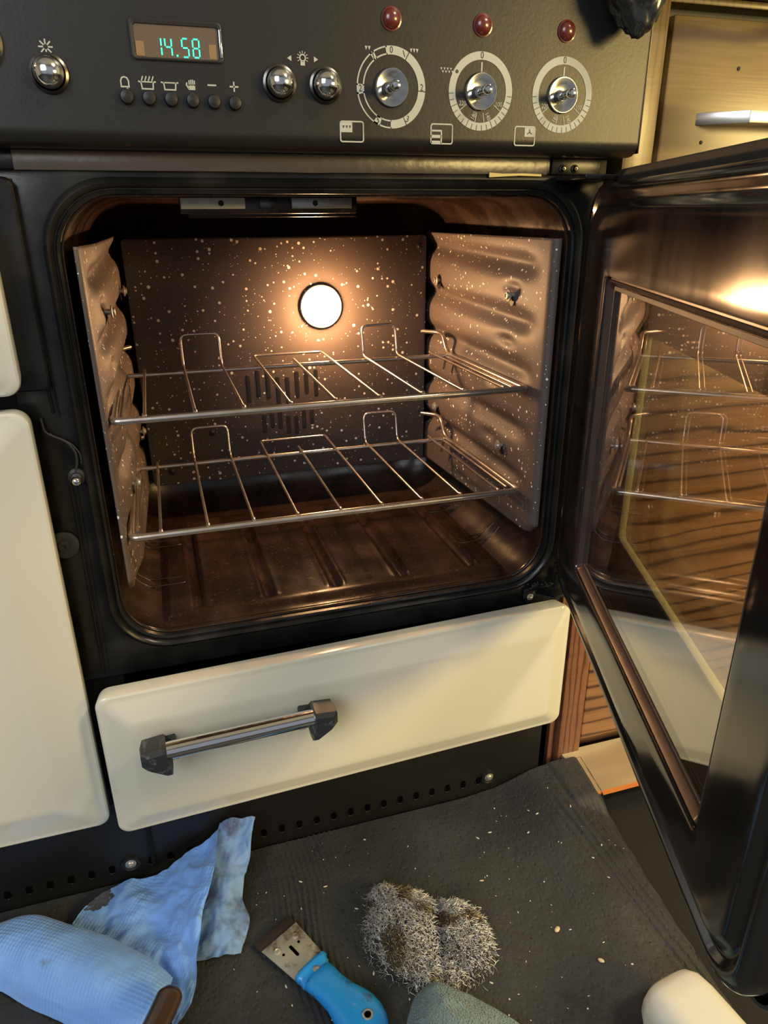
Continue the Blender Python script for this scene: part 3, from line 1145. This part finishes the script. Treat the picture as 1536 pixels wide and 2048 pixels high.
# plinth with a row of vent holes
bm = bmesh.new()
bx(bm, -.62, .4705, .006, .010, FZ + .003, -.175, .0008)
bx(bm, .466, .4705, .008, .40, FZ + .003, -.175)
pl = K(link('plinth', bm, 'plinth_black', None, 40))
for k in range(36):
    x = -.1565 + .0206 * k
    if x > .385 or abs(x + .0335) < .012:
        continue
    bm = bmesh.new()
    z = -.2815
    loft(bm, [R3(x - .0034, x + .0034, z - .0052, z + .0054, .0033, .0058, 4), R3(x - .0032, x + .0032, z - .0050, z + .0052, .0031, .0056, 4)], True, True, 1)
    tube(bm, [(x - .0036, .0056, z + .001), (x - .0036, .0054, z - .0022), (x - .0026, .0053, z - .0046), (x, .0053, z - .0056), (x + .0026, .0053, z - .0046), (x + .0036, .0054, z - .0022), (x + .0036, .0056, z + .001)], .0005, 6)
    o = link('vent_hole', bm, ['dark_chrome', 'dark_void'], None, 40)
    o.parent = pl
for x in (-.0335, .3925):
    bm = disc(bmesh.new(), (x, .006, -.2790), (0, -1, 0), [(.0105, 0), (.0100, .0025), (.0075, .0030), (.0060, .0020)], 24)
    o = link('screw_washer', bm, 'plinth_black', None, 40)
    o.parent = pl
    o = screw('screw', None, (x, .0040, -.2775), (0, -1, 0), .0036, 'zinc')
    o.parent = pl

# ------------------------------------------------------------------ the open oven door
# local frame: x from hinge edge to free edge, y outwards through the door, z up
DA = math.atan2(-.94264, -.33381)
DU, DZ0, DZ1 = .477, .0053, .396
WX0, WX1, WZ0, WZ1 = .0946, .4060, .0605, .3225
door = bpy.data.objects.new('oven_door', None)


def G(i, y, r):
    return [(x, y, z) for x, z in rr(i, DU - i, DZ0 + i, DZ1 - i, r, 8)]


def Wd(i, y, r):
    return [(x, y, z) for x, z in rr(WX0 - i, WX1 + i, WZ0 - i, WZ1 + i, r, 8)]


def tray(a, b, k):
    return [(p[0] * (1 - k) + q[0] * k, p[1] * (1 - k) + q[1] * k, p[2] * (1 - k) + q[2] * k) for p, q in zip(a, b)]


bm = bmesh.new()
rings = [G(0, .018, .034), G(0, .0075, .034), G(.0010, .0045, .034), G(.0032, .0020, .033), G(.0062, .0010, .032), G(.0092, .0018, .030), G(.0115, .0042, .029),
         G(.0135, .0046, .028), G(.0160, .0030, .027), G(.0190, .0004, .026), G(.0205, 0, .025), G(.0270, 0, .022), Wd(.012, 0, .008), Wd(.0045, 0, .007), Wd(.0030, .0003, .006), Wd(.0022, .0020, .006), Wd(.0020, .0035, .005)]
loft(bm, rings)
dm = link('oven_door', bm, 'door_enamel', None, 40, loc=(.44855, -.00580, 0), rot=(0, 0, DA))
bpy.data.objects.remove(door)
door = K(tag(dm, 'oven door standing open on the right, inner side showing'))
bm = bmesh.new()
# raised window surround sitting in the groove
rings = [Wd(.0021, .0036, .005), Wd(.0004, .0036, .0045), Wd(.0002, .0020, .0045), Wd(-.0008, .0016, .004), Wd(-.0040, .0062, .004), Wd(-.0046, .0085, .003), Wd(-.0046, .026, .003)]
loft(bm, rings)
child(link('window_frame', bm, 'strip_brown', None, 40), door, 'dull brown metal window surround')
# inner glass
bm = bmesh.new()
loft(bm, [Wd(-.0045, .0060, .003), Wd(-.0075, .0058, .003), Wd(-.0080, .0066, .003)])
child(link('window_gasket', bm, 'dark_rubber', None, 40), door)
child(box('inner_glass', WX0 + .004, WX1 - .004, .0065, .0090, WZ0 + .004, WZ1 - .004, 'inner_pane'), door)
# dark liner between the two panes with its cut-out
OX0, OX1, OZ0, OZ1 = .1258, .434, .1075, .2837


def Og(i, y, r):
    return [(x, y, z) for x, z in rr(OX0 - i, OX1 + i, OZ0 - i, OZ1 + i, r, 8)]


bm = bmesh.new()
loft(bm, [[(x, .026, z) for x, z in rr(.012, DU - .012, .018, .384, .02, 8)], Og(.001, .026, .006), Og(.0008, .0275, .006)])
child(link('door_liner', bm, 'black_edge', None, 40), door)
bm = bmesh.new()
loft(bm, [Og(.0008, .0275, .006), Og(0, .0285, .006), Og(0, .0325, .006), Og(.001, .0335, .006)])
child(link('opening_edge', bm, 'cream_edge', None, 50), door, 'pale yellow edge of the outer window opening')
# outer skin
bm = bmesh.new()
X0, X1, Z0, Z1 = -.002, DU + .003, -.0030, .4065


def Sk(i, y, r):
    return [(x, y, z) for x, z in rr(X0 + i, X1 - i, Z0 + i, Z1 - i, r, 8)]


loft(bm, [[(x, .018, z) for x, z in rr(.001, DU - .001, DZ0 + .001, DZ1 - .001, .021, 8)], Sk(.001, .018, .038), Sk(0, .019, .038), Sk(0, .0315, .038), Sk(.002, .0335, .038), Og(.001, .0335, .006)])
child(link('outer_skin', bm, 'dark_rubber', None, 40), door, 'matt black outer shell of the door')
child(box('outer_glass', OX0 - .004, OX1 + .004, .0262, .0274, OZ0 - .004, OZ1 + .004, 'outer_pane'), door)
bm = bmesh.new()
tube(bm, [(.10, .078, .365), (.40, .078, .365)], .009, 20)
child(link('door_handle', bm, 'chrome', None, 50), door, 'chrome bar on the outside of the door')
for x in (.105, .395):
    child(box('handle_end', x - .012, x + .012, .0335, .088, .352, .378, 'cap_plastic', None, .005), door)
bm = bmesh.new()
random.seed(5)
for k in range(26):
    z = random.choice([random.uniform(.04, .09), random.uniform(.30, .36)])
    b2 = bmesh.new()
    bmesh.ops.create_icosphere(b2, subdivisions=1, radius=random.uniform(.0008, .0018))
    add(bm, b2, 0, Matrix.Translation((random.uniform(-.0006, .0010), random.uniform(.007, .014), z)))
o = child(link('edge_grime', bm, 'crumb_pale'), door)
o['kind'] = 'stuff'

# ------------------------------------------------------------------ oven racks
def make_rack(z, x0, label, yf, yb):
    t = thing('oven_rack', label, 'rack', (.2145, .11, z), 'chrome wire racks in the oven')
    inv = Matrix.Translation((-.2145, -.11, -z))
    s = .0425
    xs = [x0 + s * k for k in range(9)]
    XL, XR = .0190, .4085
    def L(name, pts, r, sides=8):
        bm = tube(bmesh.new(), pts, r, sides)
        bmesh.ops.transform(bm, matrix=inv, verts=bm.verts)
        return link(name, bm, 'rack_chrome', t, 60)
    L('front_bar', fillet([(XL, yf + .012, z), (XL, yf, z), (XR, yf, z), (XR, yf + .012, z)], .006), .0034, 12)
    L('back_bar', [(XL, yb, z - .0025), (XR, yb, z - .0025)], .0026, 10)
    for x in (XL, XR):
        L('side_rod', fillet([(x, yf + .011, z), (x, yb + .002, z), (x, yb + .018, z + .020), (x, yb + .034, z + .021), (x + (.012 if x < .2 else -.016), yb + .050, z + .021)], .010), .0026, 10)
        L('side_brace', fillet([(x + (.004 if x < .2 else -.004), yf + .02, z - .003), (x + (.004 if x < .2 else -.004), yb - .004, z - .003), (x + (.004 if x < .2 else -.004), yb + .004, z - .020)], .006), .0018, 8)
    r = .0015
    zt = z + .0035
    for k in (0, 8):
        L('rack_wire', [(xs[k], yf - .0005, zt - .001), (xs[k], yf + .002, zt), (xs[k], yf + .005, zt - .001), (xs[k], yb + .003, zt - .001)], [.0021, .0022, r, r])
    L('rack_wire', [(xs[4], yf - .0005, zt - .001), (xs[4], yf + .002, zt), (xs[4], yf + .005, zt - .001), (xs[4], yb + .012, zt - .001)], [.0021, .0022, r, r])
    for k in (1, 2, 3, 5, 6, 7):
        L('weld_bead', [(xs[k], yf - .0005, zt - .001), (xs[k], yf + .002, zt), (xs[k], yf + .0045, zt - .0008)], [.0019, .0022, .0016])
    for a, b in ((1, 2), (6, 7)):
        L('raised_wire', fillet([(xs[a], yf, zt - .001), (xs[a], yb + .004, zt - .001), (xs[a], yb + .012, zt + .034), (xs[b], yb + .012, zt + .034), (xs[b], yb + .004, zt - .001), (xs[b], yf, zt - .001)], .008), r)
    L('stop_wire', fillet([(xs[3], yf, zt - .001), (xs[3], yb + .050, zt - .001), (xs[5], yb + .050, zt - .001), (xs[5], yf, zt - .001)], .006), r)
    return t


make_rack(.2111, .0447, 'upper chrome wire rack, level with the side studs', .0096, .2164)
make_rack(.1021, .0451, 'lower chrome wire rack nearest the oven floor', .0096, .2164)

# ------------------------------------------------------------------ kitchen cabinet on the right
CX0 = .4990
cab = thing('kitchen_cabinet', 'brown wood grain kitchen cabinet to the right of the cooker', 'cabinet', (CX0, .02, FZ))


def C(o, label=None):
    if label:
        tag(o, label)
    o.parent = cab
    o.matrix_parent_inverse = Matrix.Translation(-cab.location)
    return o


bm = bmesh.new()
bx(bm, CX0, 1.40, .050, .60, FZ, .5495)
C(link('body', bm, 'cabinet_wood'))
bm = bmesh.new()
bx(bm, CX0, .5315, .022, .050, .32, .5500, .0015)
C(link('stile', bm, 'lit_frame_wood', None, 40), 'upper part of the left stile, scuffed brown with warm lamplight painted in')
bm = bmesh.new()
bx(bm, .4965, .5285, .016, .050, FZ, .3195, .0015)
bx(bm, .4860, .4960, .024, .050, FZ, .3195, .001)
C(link('stile', bm, 'post_wood', None, 40), 'lower part of the left stile, reddish brown')
C(box('top_rail', .532, 1.40, .024, .050, .5440, .5500, 'lit_frame_wood', None, .001))
C(box('shadow_gap', .5325, 1.40, .044, .050, .533, .5440, 'black_edge'))  # black strip standing in for the shade under the top rail
bm = bmesh.new()
bx(bm, .5350, 1.02, .020, .046, .335, .5345, .0025)
dw = C(link('drawer_front', bm, 'drawer_wood', None, 40), 'honey coloured drawer front with a flat steel handle')
HB = bmesh.new()
prism(HB, [(.572, .0205), (.606, -.012), (.80, -.012), (.834, .0205), (.828, .0205), (.798, -.006), (.608, -.006), (.578, .0205)], .4480, .4585, .0006, ax='z')
o = link('drawer_handle', HB, 'handle_steel', None, 30)
o.parent = dw
tag(o, 'flat brushed steel bow handle')
C(box('cabinet_door', .5330, .96, .022, .046, -.270, .328, 'cabinet_wood', None, .002), 'brown wood grain cabinet door')
C(box('cabinet_door', .964, 1.39, .022, .046, -.270, .328, 'cabinet_wood', None, .002), 'next cabinet door to the right')
for x, z in ((.5820, .4340), (.612, .4960)):
    bm = disc(bmesh.new(), (x, .0195, z), (0, -1, 0), [(.0018, 0), (.0014, .0005)], 10)
    o = link('stain_spot', bm, 'grime')
    o.parent = dw

bm = bmesh.new()
bx(bm, .4990, 1.42, -.004, .62, .5505, .595, .003)
tag(link('worktop', bm, 'worktop_green', None, 40), 'dark green worktop lying on the kitchen cabinet', 'worktop')

pk = thing('floor_plank', 'pale wooden plank with an orange front edge at the cabinet foot', 'plank', (.80, 0, FZ))
bm = bx(bmesh.new(), -.2970, .60, -.055, .021, .018, .0240)
child(link('board', bm, 'light_plank'), pk)
bm = bx(bmesh.new(), -.2970, .60, -.0568, -.055, .018, .0240)
child(link('front_edge', bm, 'orange_edge'), pk, 'orange cut edge')
bm = bx(bmesh.new(), -.27, .60, -.02, .02, 0, .018)
child(link('support_batten', bm, 'black_edge'), pk)

# ------------------------------------------------------------------ rubber mat
MZ = FZ + .0005


def mat_h(x, y):
    h = .0030
    # hump and drop towards the right hand edge
    hump = .022 * math.exp(-((x - .470 - .1 * (y + .0)) / .055) ** 2) * (1 - ss(.03, .30, -y) * .75)
    h += hump
    h = max(h, .0275 * ss(.440, .482, x) * (1 - ss(.055, .10, -y)))
    # fine lengthwise ribs where the mat is bent or rubbed
    rb = math.exp(-((x - .165 - .03 * math.sin(y * 14)) / .032) ** 2) * .0010
    band = .0016 * ss(.430, .455, x + y * .10) * (1 - ss(.30, .36, -y)) * ss(.03, .09, -y)
    h += band * math.sin((x + y * .10) * 2 * PI / .0100)
    rb += .00012
    h += rb * math.sin((x + .004 * math.sin(y * 30)) * 2 * PI / .0062)
    h += .0010 * noise.noise(Vector((x * 30, y * 22, 0)))
    h += .0006 * noise.noise(Vector((x * 90, y * 60, 3)))
    return max(h, .0022)


bm = bmesh.new()
NX, NY = 620, 130
X0m, Y0m, Y1m = -.62, -.62, .0045
gr, gb = [], []
for i in range(NX + 1):
    cr, cb = [], []
    for j in range(NY + 1):
        y = Y1m + (Y0m - Y1m) * j / NY
        xr = .523 + .09 * y + .004 * math.sin(y * 9)      # right hand edge, not quite straight
        x = X0m + (xr - X0m) * (i / NX)
        e = ss(.012, .0, xr - x)
        h = mat_h(x, y)
        cr.append(bm.verts.new((x, y, MZ + h * (1 - .25 * e))))
        if i in (0, NX) or j in (0, NY):
            cb.append(bm.verts.new((x, y, MZ + max(0.0, h - .0032))))
        else:
            cb.append(None)
    gr.append(cr)
    gb.append(cb)
for i in range(NX):
    for j in range(NY):
        bm.faces.new((gr[i][j], gr[i + 1][j], gr[i + 1][j + 1], gr[i][j + 1]))
for i in range(NX):
    for j in (0, NY):
        bm.faces.new((gr[i][j], gr[i + 1][j], gb[i + 1][j], gb[i][j]))
for j in range(NY):
    for i in (0, NX):
        bm.faces.new((gr[i][j], gr[i][j + 1], gb[i][j + 1], gb[i][j]))
mat_o = link('rubber_mat', bm, 'mat_rubber', None, 60)
tag(mat_o, 'black ribbed rubber mat on the floor before the cooker', 'mat')
ZT = MZ + .0035    # usual top of the mat


def top(x, y):
    return MZ + mat_h(x, y)


# crumbs
random.seed(11)
bm = bmesh.new()
for k in range(260):
    x, y = random.uniform(.05, .50), random.uniform(-.34, -.01)
    if x > .40 and random.random() < .3:
        continue
    s = random.choice([.0004, .0005, .0007, .0010])
    b2 = bmesh.new()
    bmesh.ops.create_icosphere(b2, subdivisions=1, radius=s)
    add(bm, b2, random.choice([0, 0, 1, 2]), Matrix.Translation((x, y, top(x, y) + s * .4)) @ Matrix.Rotation(random.uniform(0, 6), 4, 'Z') @ Matrix.Diagonal((random.uniform(.8, 3), 1, .7, 1)))
o = link('crumbs', bm, ['crumb_pale', 'crumb_beige', 'grime'], None, 60)
tag(o, 'fine pale crumbs scattered over the black mat', 'crumbs')
o['kind'] = 'stuff'
for x, y, a, s, lb in ((.3790, -.1900, .6, .0030, 'larger oval beige crumb right of the steel wool'), (.4020, -.2330, -.8, .0026, 'narrow beige crumb nearest the white bottle')):
    bm = bmesh.new()
    bmesh.ops.create_icosphere(bm, subdivisions=2, radius=s)
    for v in bm.verts:
        v.co += v.co.normalized() * s * .25 * noise.noise(v.co * 900)
    bmesh.ops.transform(bm, matrix=Matrix.Translation((x, y, top(x, y) + s * .35)) @ Matrix.Rotation(a, 4, 'Z') @ Matrix.Diagonal((1.25, .8, .5, 1)), verts=bm.verts)
    tag(link('crumb', bm, 'crumb_beige', None, 60), lb, 'crumb')

# ------------------------------------------------------------------ blue paper towel
TA = [[(-0.1907, -0.0641, -0.3), (-0.152, -0.0887, -0.3), (-0.1137, -0.1199, -0.3), (-0.0818, -0.1458, -0.3), (-0.0511, -0.1728, -0.3), (-0.0178, -0.1998, -0.3)], [(-0.1832, -0.0616, -0.282), (-0.1444, -0.0854, -0.28), (-0.1012, -0.1189, -0.276), (-0.0655, -0.1441, -0.276), (-0.0395, -0.1679, -0.276), (-0.0111, -0.1935, -0.28)], [(-0.174, -0.0537, -0.272), (-0.1357, -0.0696, -0.267), (-0.0922, -0.1, -0.262), (-0.056, -0.1263, -0.262), (-0.026, -0.1472, -0.266), (-0.0015, -0.1759, -0.272)], [(-0.1716, -0.0304, -0.282), (-0.1283, -0.0362, -0.274), (-0.0886, -0.0606, -0.272), (-0.0504, -0.0874, -0.272), (-0.0181, -0.116, -0.272), (0.0051, -0.1401, -0.28)], [(-0.1734, -0.0145, -0.3), (-0.1326, -0.0185, -0.298), (-0.0921, -0.0477, -0.292), (-0.0525, -0.0773, -0.29), (-0.0195, -0.107, -0.29), (0.0039, -0.1362, -0.292)]]
TB = [[(-0.0928, -0.0362, -0.299), (-0.077, -0.0183, -0.299), (-0.0474, -0.0019, -0.298), (-0.0157, -0.0069, -0.294), (0.012, -0.0069, -0.282), (0.0405, -0.0035, -0.267), (0.0637, -0.0045, -0.25)], [(-0.0645, -0.0658, -0.298), (-0.0481, -0.0527, -0.296), (-0.0254, -0.044, -0.29), (-0.0055, -0.0363, -0.292), (0.0192, -0.0438, -0.274), (0.0413, -0.032, -0.266), (0.0619, -0.0125, -0.25)], [(-0.0352, -0.0982, -0.296), (-0.0204, -0.0886, -0.29), (-0.0064, -0.0732, -0.294), (0.0095, -0.0763, -0.282), (0.0231, -0.0619, -0.276), (0.0417, -0.0568, -0.26), (0.058, -0.0302, -0.252)], [(-0.0118, -0.1337, -0.292), (-0.0003, -0.1224, -0.292), (0.0104, -0.115, -0.282), (0.0205, -0.1037, -0.28), (0.0306, -0.0958, -0.266), (0.0423, -0.0754, -0.26), (0.054, -0.052, -0.252)], [(0.0048, -0.1795, -0.29), (0.0167, -0.1693, -0.284), (0.0236, -0.1556, -0.28), (0.0284, -0.1318, -0.274), (0.0344, -0.1065, -0.268), (0.0433, -0.0817, -0.26), (0.0529, -0.0563, -0.254)]]
TC = [[(0.0641, 0.0017, -0.252), (0.0808, -0.0033, -0.242), (0.1009, -0.009, -0.242)], [(0.0515, -0.0131, -0.268), (0.0738, -0.0234, -0.266), (0.0933, -0.0317, -0.266)], [(0.0384, -0.0476, -0.284), (0.0633, -0.062, -0.28), (0.0779, -0.0581, -0.29)], [(0.0286, -0.0769, -0.296), (0.0546, -0.0915, -0.288), (0.0801, -0.0903, -0.296)], [(0.0225, -0.1127, -0.301), (0.044, -0.1195, -0.296), (0.0676, -0.1208, -0.3)]]
CL = [[(0.1978, -0.2393, -0.302), (0.2155, -0.2131, -0.302), (0.2368, -0.2038, -0.302), (0.2501, -0.21, -0.302), (0.2764, -0.2337, -0.302), (0.3031, -0.266, -0.302)], [(0.1999, -0.2385, -0.294), (0.2146, -0.2205, -0.287), (0.2322, -0.2147, -0.28), (0.2438, -0.2203, -0.28), (0.2714, -0.2378, -0.29), (0.3006, -0.2655, -0.298)], [(0.1947, -0.2613, -0.282), (0.2084, -0.2478, -0.27), (0.2269, -0.2356, -0.267), (0.2387, -0.2416, -0.267), (0.2613, -0.2584, -0.276), (0.2849, -0.2807, -0.29)], [(0.1888, -0.287, -0.282), (0.202, -0.2773, -0.266), (0.2174, -0.2738, -0.26), (0.2312, -0.2782, -0.26), (0.2465, -0.2901, -0.268), (0.2661, -0.3075, -0.282)]]
bm = bmesh.new()
sheet(bm, TB, 16, .0004, .0062, 38, 2, ZT)
sheet(bm, TA, 14, .0004, .0030, 26, 5, ZT)
sheet(bm, TC, 16, .0004, .0060, 45, 8, ZT, mi=1)
tag(link('paper_towel', bm, ['blue_paper', 'grey_blue_paper'], None, 50), 'crumpled blue quilted paper towel against the plinth at lower left', 'paper towel')

# brown rounded grip end on the towel
bm = bmesh.new()
P = [(.0085, -.166, -.2530), (.004, -.176, -.2520), (-.003, -.190, -.2510), (-.012, -.207, -.2500), (-.020, -.224, -.2490)]
pts = catmull([[Vector(p) for p in P], [Vector(p) + Vector((0, 0, .001)) for p in P]], 6)
line = [c[0] for c in pts]
rs = [.0115 * math.sqrt(min(1, (k + .25) / 5)) for k in range(len(line))]
tube(bm, line, rs, 20)
bmesh.ops.transform(bm, matrix=Matrix.Translation((0, 0, -.251)) @ Matrix.Diagonal((1, 1, .62, 1)) @ Matrix.Translation((0, 0, .251)), verts=bm.verts)
tag(link('tool_handle', bm, 'brown_plastic', None, 60), 'dark brown rounded tool handle lying on the blue paper towel', 'handle')

# ------------------------------------------------------------------ microfibre cloth
bm = bmesh.new()
CL2 = CL + [[(x - .004 * i, y - .045, z - .003 * i) for i, (x, y, z) in enumerate(CL[-1])],
            [(x - .006 * i, y - .085, max(-.301, z - .028)) for i, (x, y, z) in enumerate(CL[-1])],
            [(x - .007 * i, y - .105, -.302) for i, (x, y, z) in enumerate(CL[-1])]]
sheet(bm, CL2, 12, .0022, .0022, 50, 4, ZT)
tag(link('cleaning_cloth', bm, 'microfibre', None, 60), 'grey green terry cleaning cloth at the bottom edge', 'cloth')

# ------------------------------------------------------------------ scraper
scr = thing('scraper', 'blue handled scraper with a rusty steel blade on the mat', 'scraper', (.1291, -.1511, ZT))
scr.rotation_euler = (0, 0, R(-61.05))
bm = bmesh.new()
prism(bm, [(-.0420, -.0232), (-.0420, .0205), (.012, .0168), (.012, -.0180)], .0046, .0060, .0003, ax='z')
bl = child(link('blade_holder', bm, 'blade_steel', None, 30), scr, 'stained steel plate holding the blade')
bm = bmesh.new()
prism(bm, [(-.0560, -.0243), (-.0545, .0212), (-.0400, .0206), (-.0400, -.0233)], .0030, .0044, .0003, ax='z')
child(link('blade', bm, 'burnt_steel', None, 30), scr, 'charred dark blade edge')
for u, v in ((-.0310, .0105), (-.0310, -.0125)):
    bm = disc(bmesh.new(), (u, v, .0058), (0, 0, 1), [(.0036, 0), (.0034, .0010), (.0022, .0014), (.0016, .0006)], 18)
    child(link('rivet', bm, 'blade_steel', None, 40), bl)
for u, v, r in ((-.0235, .0085, .0014), (-.0235, -.0105, .0014)):
    bm = disc(bmesh.new(), (u, v, .0059), (0, 0, 1), [(r, 0), (r, .0003)], 12)
    child(link('pin_hole', bm, 'dark_void', None, 40), bl)
bm = bmesh.new()
b2 = bmesh.new()
loft(b2, [[(u, v, .0059) for u, v in rr(-.0265, -.0125, -.0022, .0010, .0014, 4)], [(u, v, .0062) for u, v in rr(-.0265, -.0125, -.0022, .0010, .0014, 4)]], True, True)
add(bm, b2)
child(link('slot', bm, 'dark_void'), bl)
# handle: collar and swelling grip
def grip(stations, zc):
    b = bmesh.new()
    rings = []
    for s, vc, hw, ht in stations:
        rings.append([(s, vc + hw * math.copysign(abs(math.cos(a)) ** .7, math.cos(a)), zc + ht * math.copysign(abs(math.sin(a)) ** .8, math.sin(a)))
                      for a in [2 * PI * (k + .5) / 28 for k in range(28)]])
    loft(b, rings, True, True)
    return b
child(link('collar', grip([(.0035, -.0005, .0150, .0055), (.0045, -.0005, .0185, .0072), (.0085, -.0008, .0190, .0074), (.0100, -.001, .0170, .0062), (.016, -.003, .0165, .0062), (.0185, -.003, .0150, .006)], .0076), 'blue_plastic', None, 60), scr)
child(link('grip', grip([(.0165, -.003, .0135, .0056), (.0190, -.003, .0165, .0068), (.026, -.0025, .0158, .0072), (.036, -.002, .0152, .0080), (.048, -.0015, .0162, .0088), (.060, -.001, .0195, .0094), (.070, -.001, .0215, .0095), (.080, -.0015, .0215, .0093), (.090, -.0025, .0195, .0086), (.097, -.003, .0150, .0072), (.101, -.003, .0085, .005)], .0096), 'blue_plastic', None, 60), scr, 'bright blue plastic grip smeared with soot')
bm = disc(bmesh.new(), (.0145, -.001, .0136), (0, 0, 1), [(.0034, 0), (.0033, .0008), (.0020, .0013), (.0001, .0014)], 20)
child(link('grip_screw', bm, 'zinc', None, 40), scr)
bm = disc(bmesh.new(), (.0815, .0010, .0182), (0, 0, 1), [(.0050, 0), (.0050, .0012), (.0042, .0016), (.0032, .0012), (.0030, .0002)], 24)
bm2 = disc(bmesh.new(), (.0815, .0010, .0186), (0, 0, 1), [(.0030, 0), (.0030, .0003)], 24)
child(link('eyelet', bm, 'zinc', None, 40), scr)
child(link('eyelet_hole', bm2, 'dark_void', None, 40), scr)

# ------------------------------------------------------------------ steel wool
random.seed(21)
LOB = [((.2300, -.1480), (.0400, .0510), .030), ((.2820, -.1720), (.0290, .0420), .028), ((.2200, -.1120), (.0200, .0200), .022), ((.2480, -.2000), (.0300, .0220), .016), ((.262, -.150), (.030, .030), .018)]


def wool_h(x, y):
    h = 0
    for (cx, cy), (rx, ry), hh in LOB:
        q = 1 - ((x - cx) / rx) ** 2 - ((y - cy) / ry) ** 2
        if q > 0:
            h = max(h, hh * q ** .45)
    d = abs((x - .2600) - .30 * (y + .165))
    return h * (1 - .45 * math.exp(-(d / .0045) ** 2))


bm = bmesh.new()
N = 90
gv = {}
for i in range(N + 1):
    for j in range(N + 1):
        x, y = .175 + .145 * i / N, -.235 + .155 * j / N
        h = wool_h(x, y)
        if h > .002:
            gv[i, j] = bm.verts.new((x, y, ZT + h * .86 + .0018 * noise.noise(Vector((x * 220, y * 220, 0)))))
for (i, j), v in list(gv.items()):
    q = [gv.get(k) for k in ((i, j), (i + 1, j), (i + 1, j + 1), (i, j + 1))]
    if all(q):
        bm.faces.new(q)
ext = bmesh.ops.extrude_edge_only(bm, edges=[e for e in bm.edges if e.is_boundary])
for e in ext['geom']:
    if isinstance(e, bmesh.types.BMVert):
        e.co.z = ZT + .0002
wool = link('steel_wool', bm, 'wool_core', None, 60)
tag(wool, 'tangled ball of silvery steel wool on the black mat', 'steel wool')
bm = bmesh.new()
cnt = 0
while cnt < 7500:
    x, y = random.uniform(.172, .322), random.uniform(-.237, -.080)
    h = wool_h(x, y)
    fuzz = h < .003
    if fuzz:
        if wool_h(x + random.uniform(-.006, .006), y + random.uniform(-.006, .006)) < .003 or random.random() < .35:
            continue
    z = ZT + h * random.uniform(.84, 1.0) + random.uniform(.0, .0025)
    a = random.uniform(0, 2 * PI)
    ln = random.uniform(.0025, .0065)
    cv = random.uniform(-.7, .7)
    p = Vector((x, y, max(z, ZT + .0006)))
    pts = [p.copy()]
    dz = random.uniform(-.3, .5)
    for k in range(3):
        a += cv * .5
        p = p + Vector((math.cos(a), math.sin(a), dz)) * ln / 3
        p.z = max(p.z, ZT + .0004)
        dz -= .35
        pts.append(p.copy())
    warm = noise.noise(Vector((x * 40, y * 40, 0))) > .22
    tube(bm, pts, random.uniform(.00011, .00021), 3, mi=1 if warm else 0, cap=False)
    cnt += 1
o = child(link('wool_fibres', bm, ['steel_fibre', 'brass_fibre']), wool)
o['kind'] = 'stuff'

# ------------------------------------------------------------------ white bottle lying on the mat by the door
bt = thing('plastic_bottle', 'cream white smudged plastic bottle at the bottom right corner', 'bottle', (.4350, -.335, ZT))
bt.rotation_euler = (0, 0, R(8))
bm = bmesh.new()
rings = []
for s, k in ((.000, .55), (.004, .80), (.012, .95), (.025, 1.0), (.10, 1.0), (.125, .95), (.145, .75), (.155, .45), (.165, .40)):
    rings.append([(x * k, -s, .028 + z * k) for x, z in rr(-.034, .034, -.026, .026, .020, 8)])
loft(bm, [[(x, y + .050, z) for x, y, z in r] for r in rings], True, True)
child(link('bottle_body', bm, 'bottle_white', None, 60), bt)
bm = disc(bmesh.new(), (0, -.113, .028), (0, -1, 0), [(.013, 0), (.0135, .003), (.0135, .018), (.012, .020)], 28)
child(link('bottle_cap', bm, 'bottle_white', None, 40), bt)

# ------------------------------------------------------------------ black crinkled bag hanging over the panel corner
bm = bmesh.new()
bmesh.ops.create_icosphere(bm, subdivisions=5, radius=1)
for v in bm.verts:
    d = v.co.copy()
    f = 1 + .16 * noise.noise(d * 1.6) + .09 * abs(noise.noise(Vector((d.x * 4.5 + 3, d.y * 4.5, d.z * 1.1)))) - .05 * abs(noise.noise(Vector((d.x * 8, d.y * 8 + 2, d.z * 2))))
    k = .75 + .35 * d.z if d.z < 0 else .9
    v.co = Vector((.4480 + d.x * f * .031 * (1 + .35 * d.z), -.0510 + d.y * f * .0175, .545 + d.z * f * .045))
tag(link('plastic_bag', bm, 'black_plastic', None, 60), 'shiny black crumpled plastic hanging over the top right panel corner', 'plastic bag')
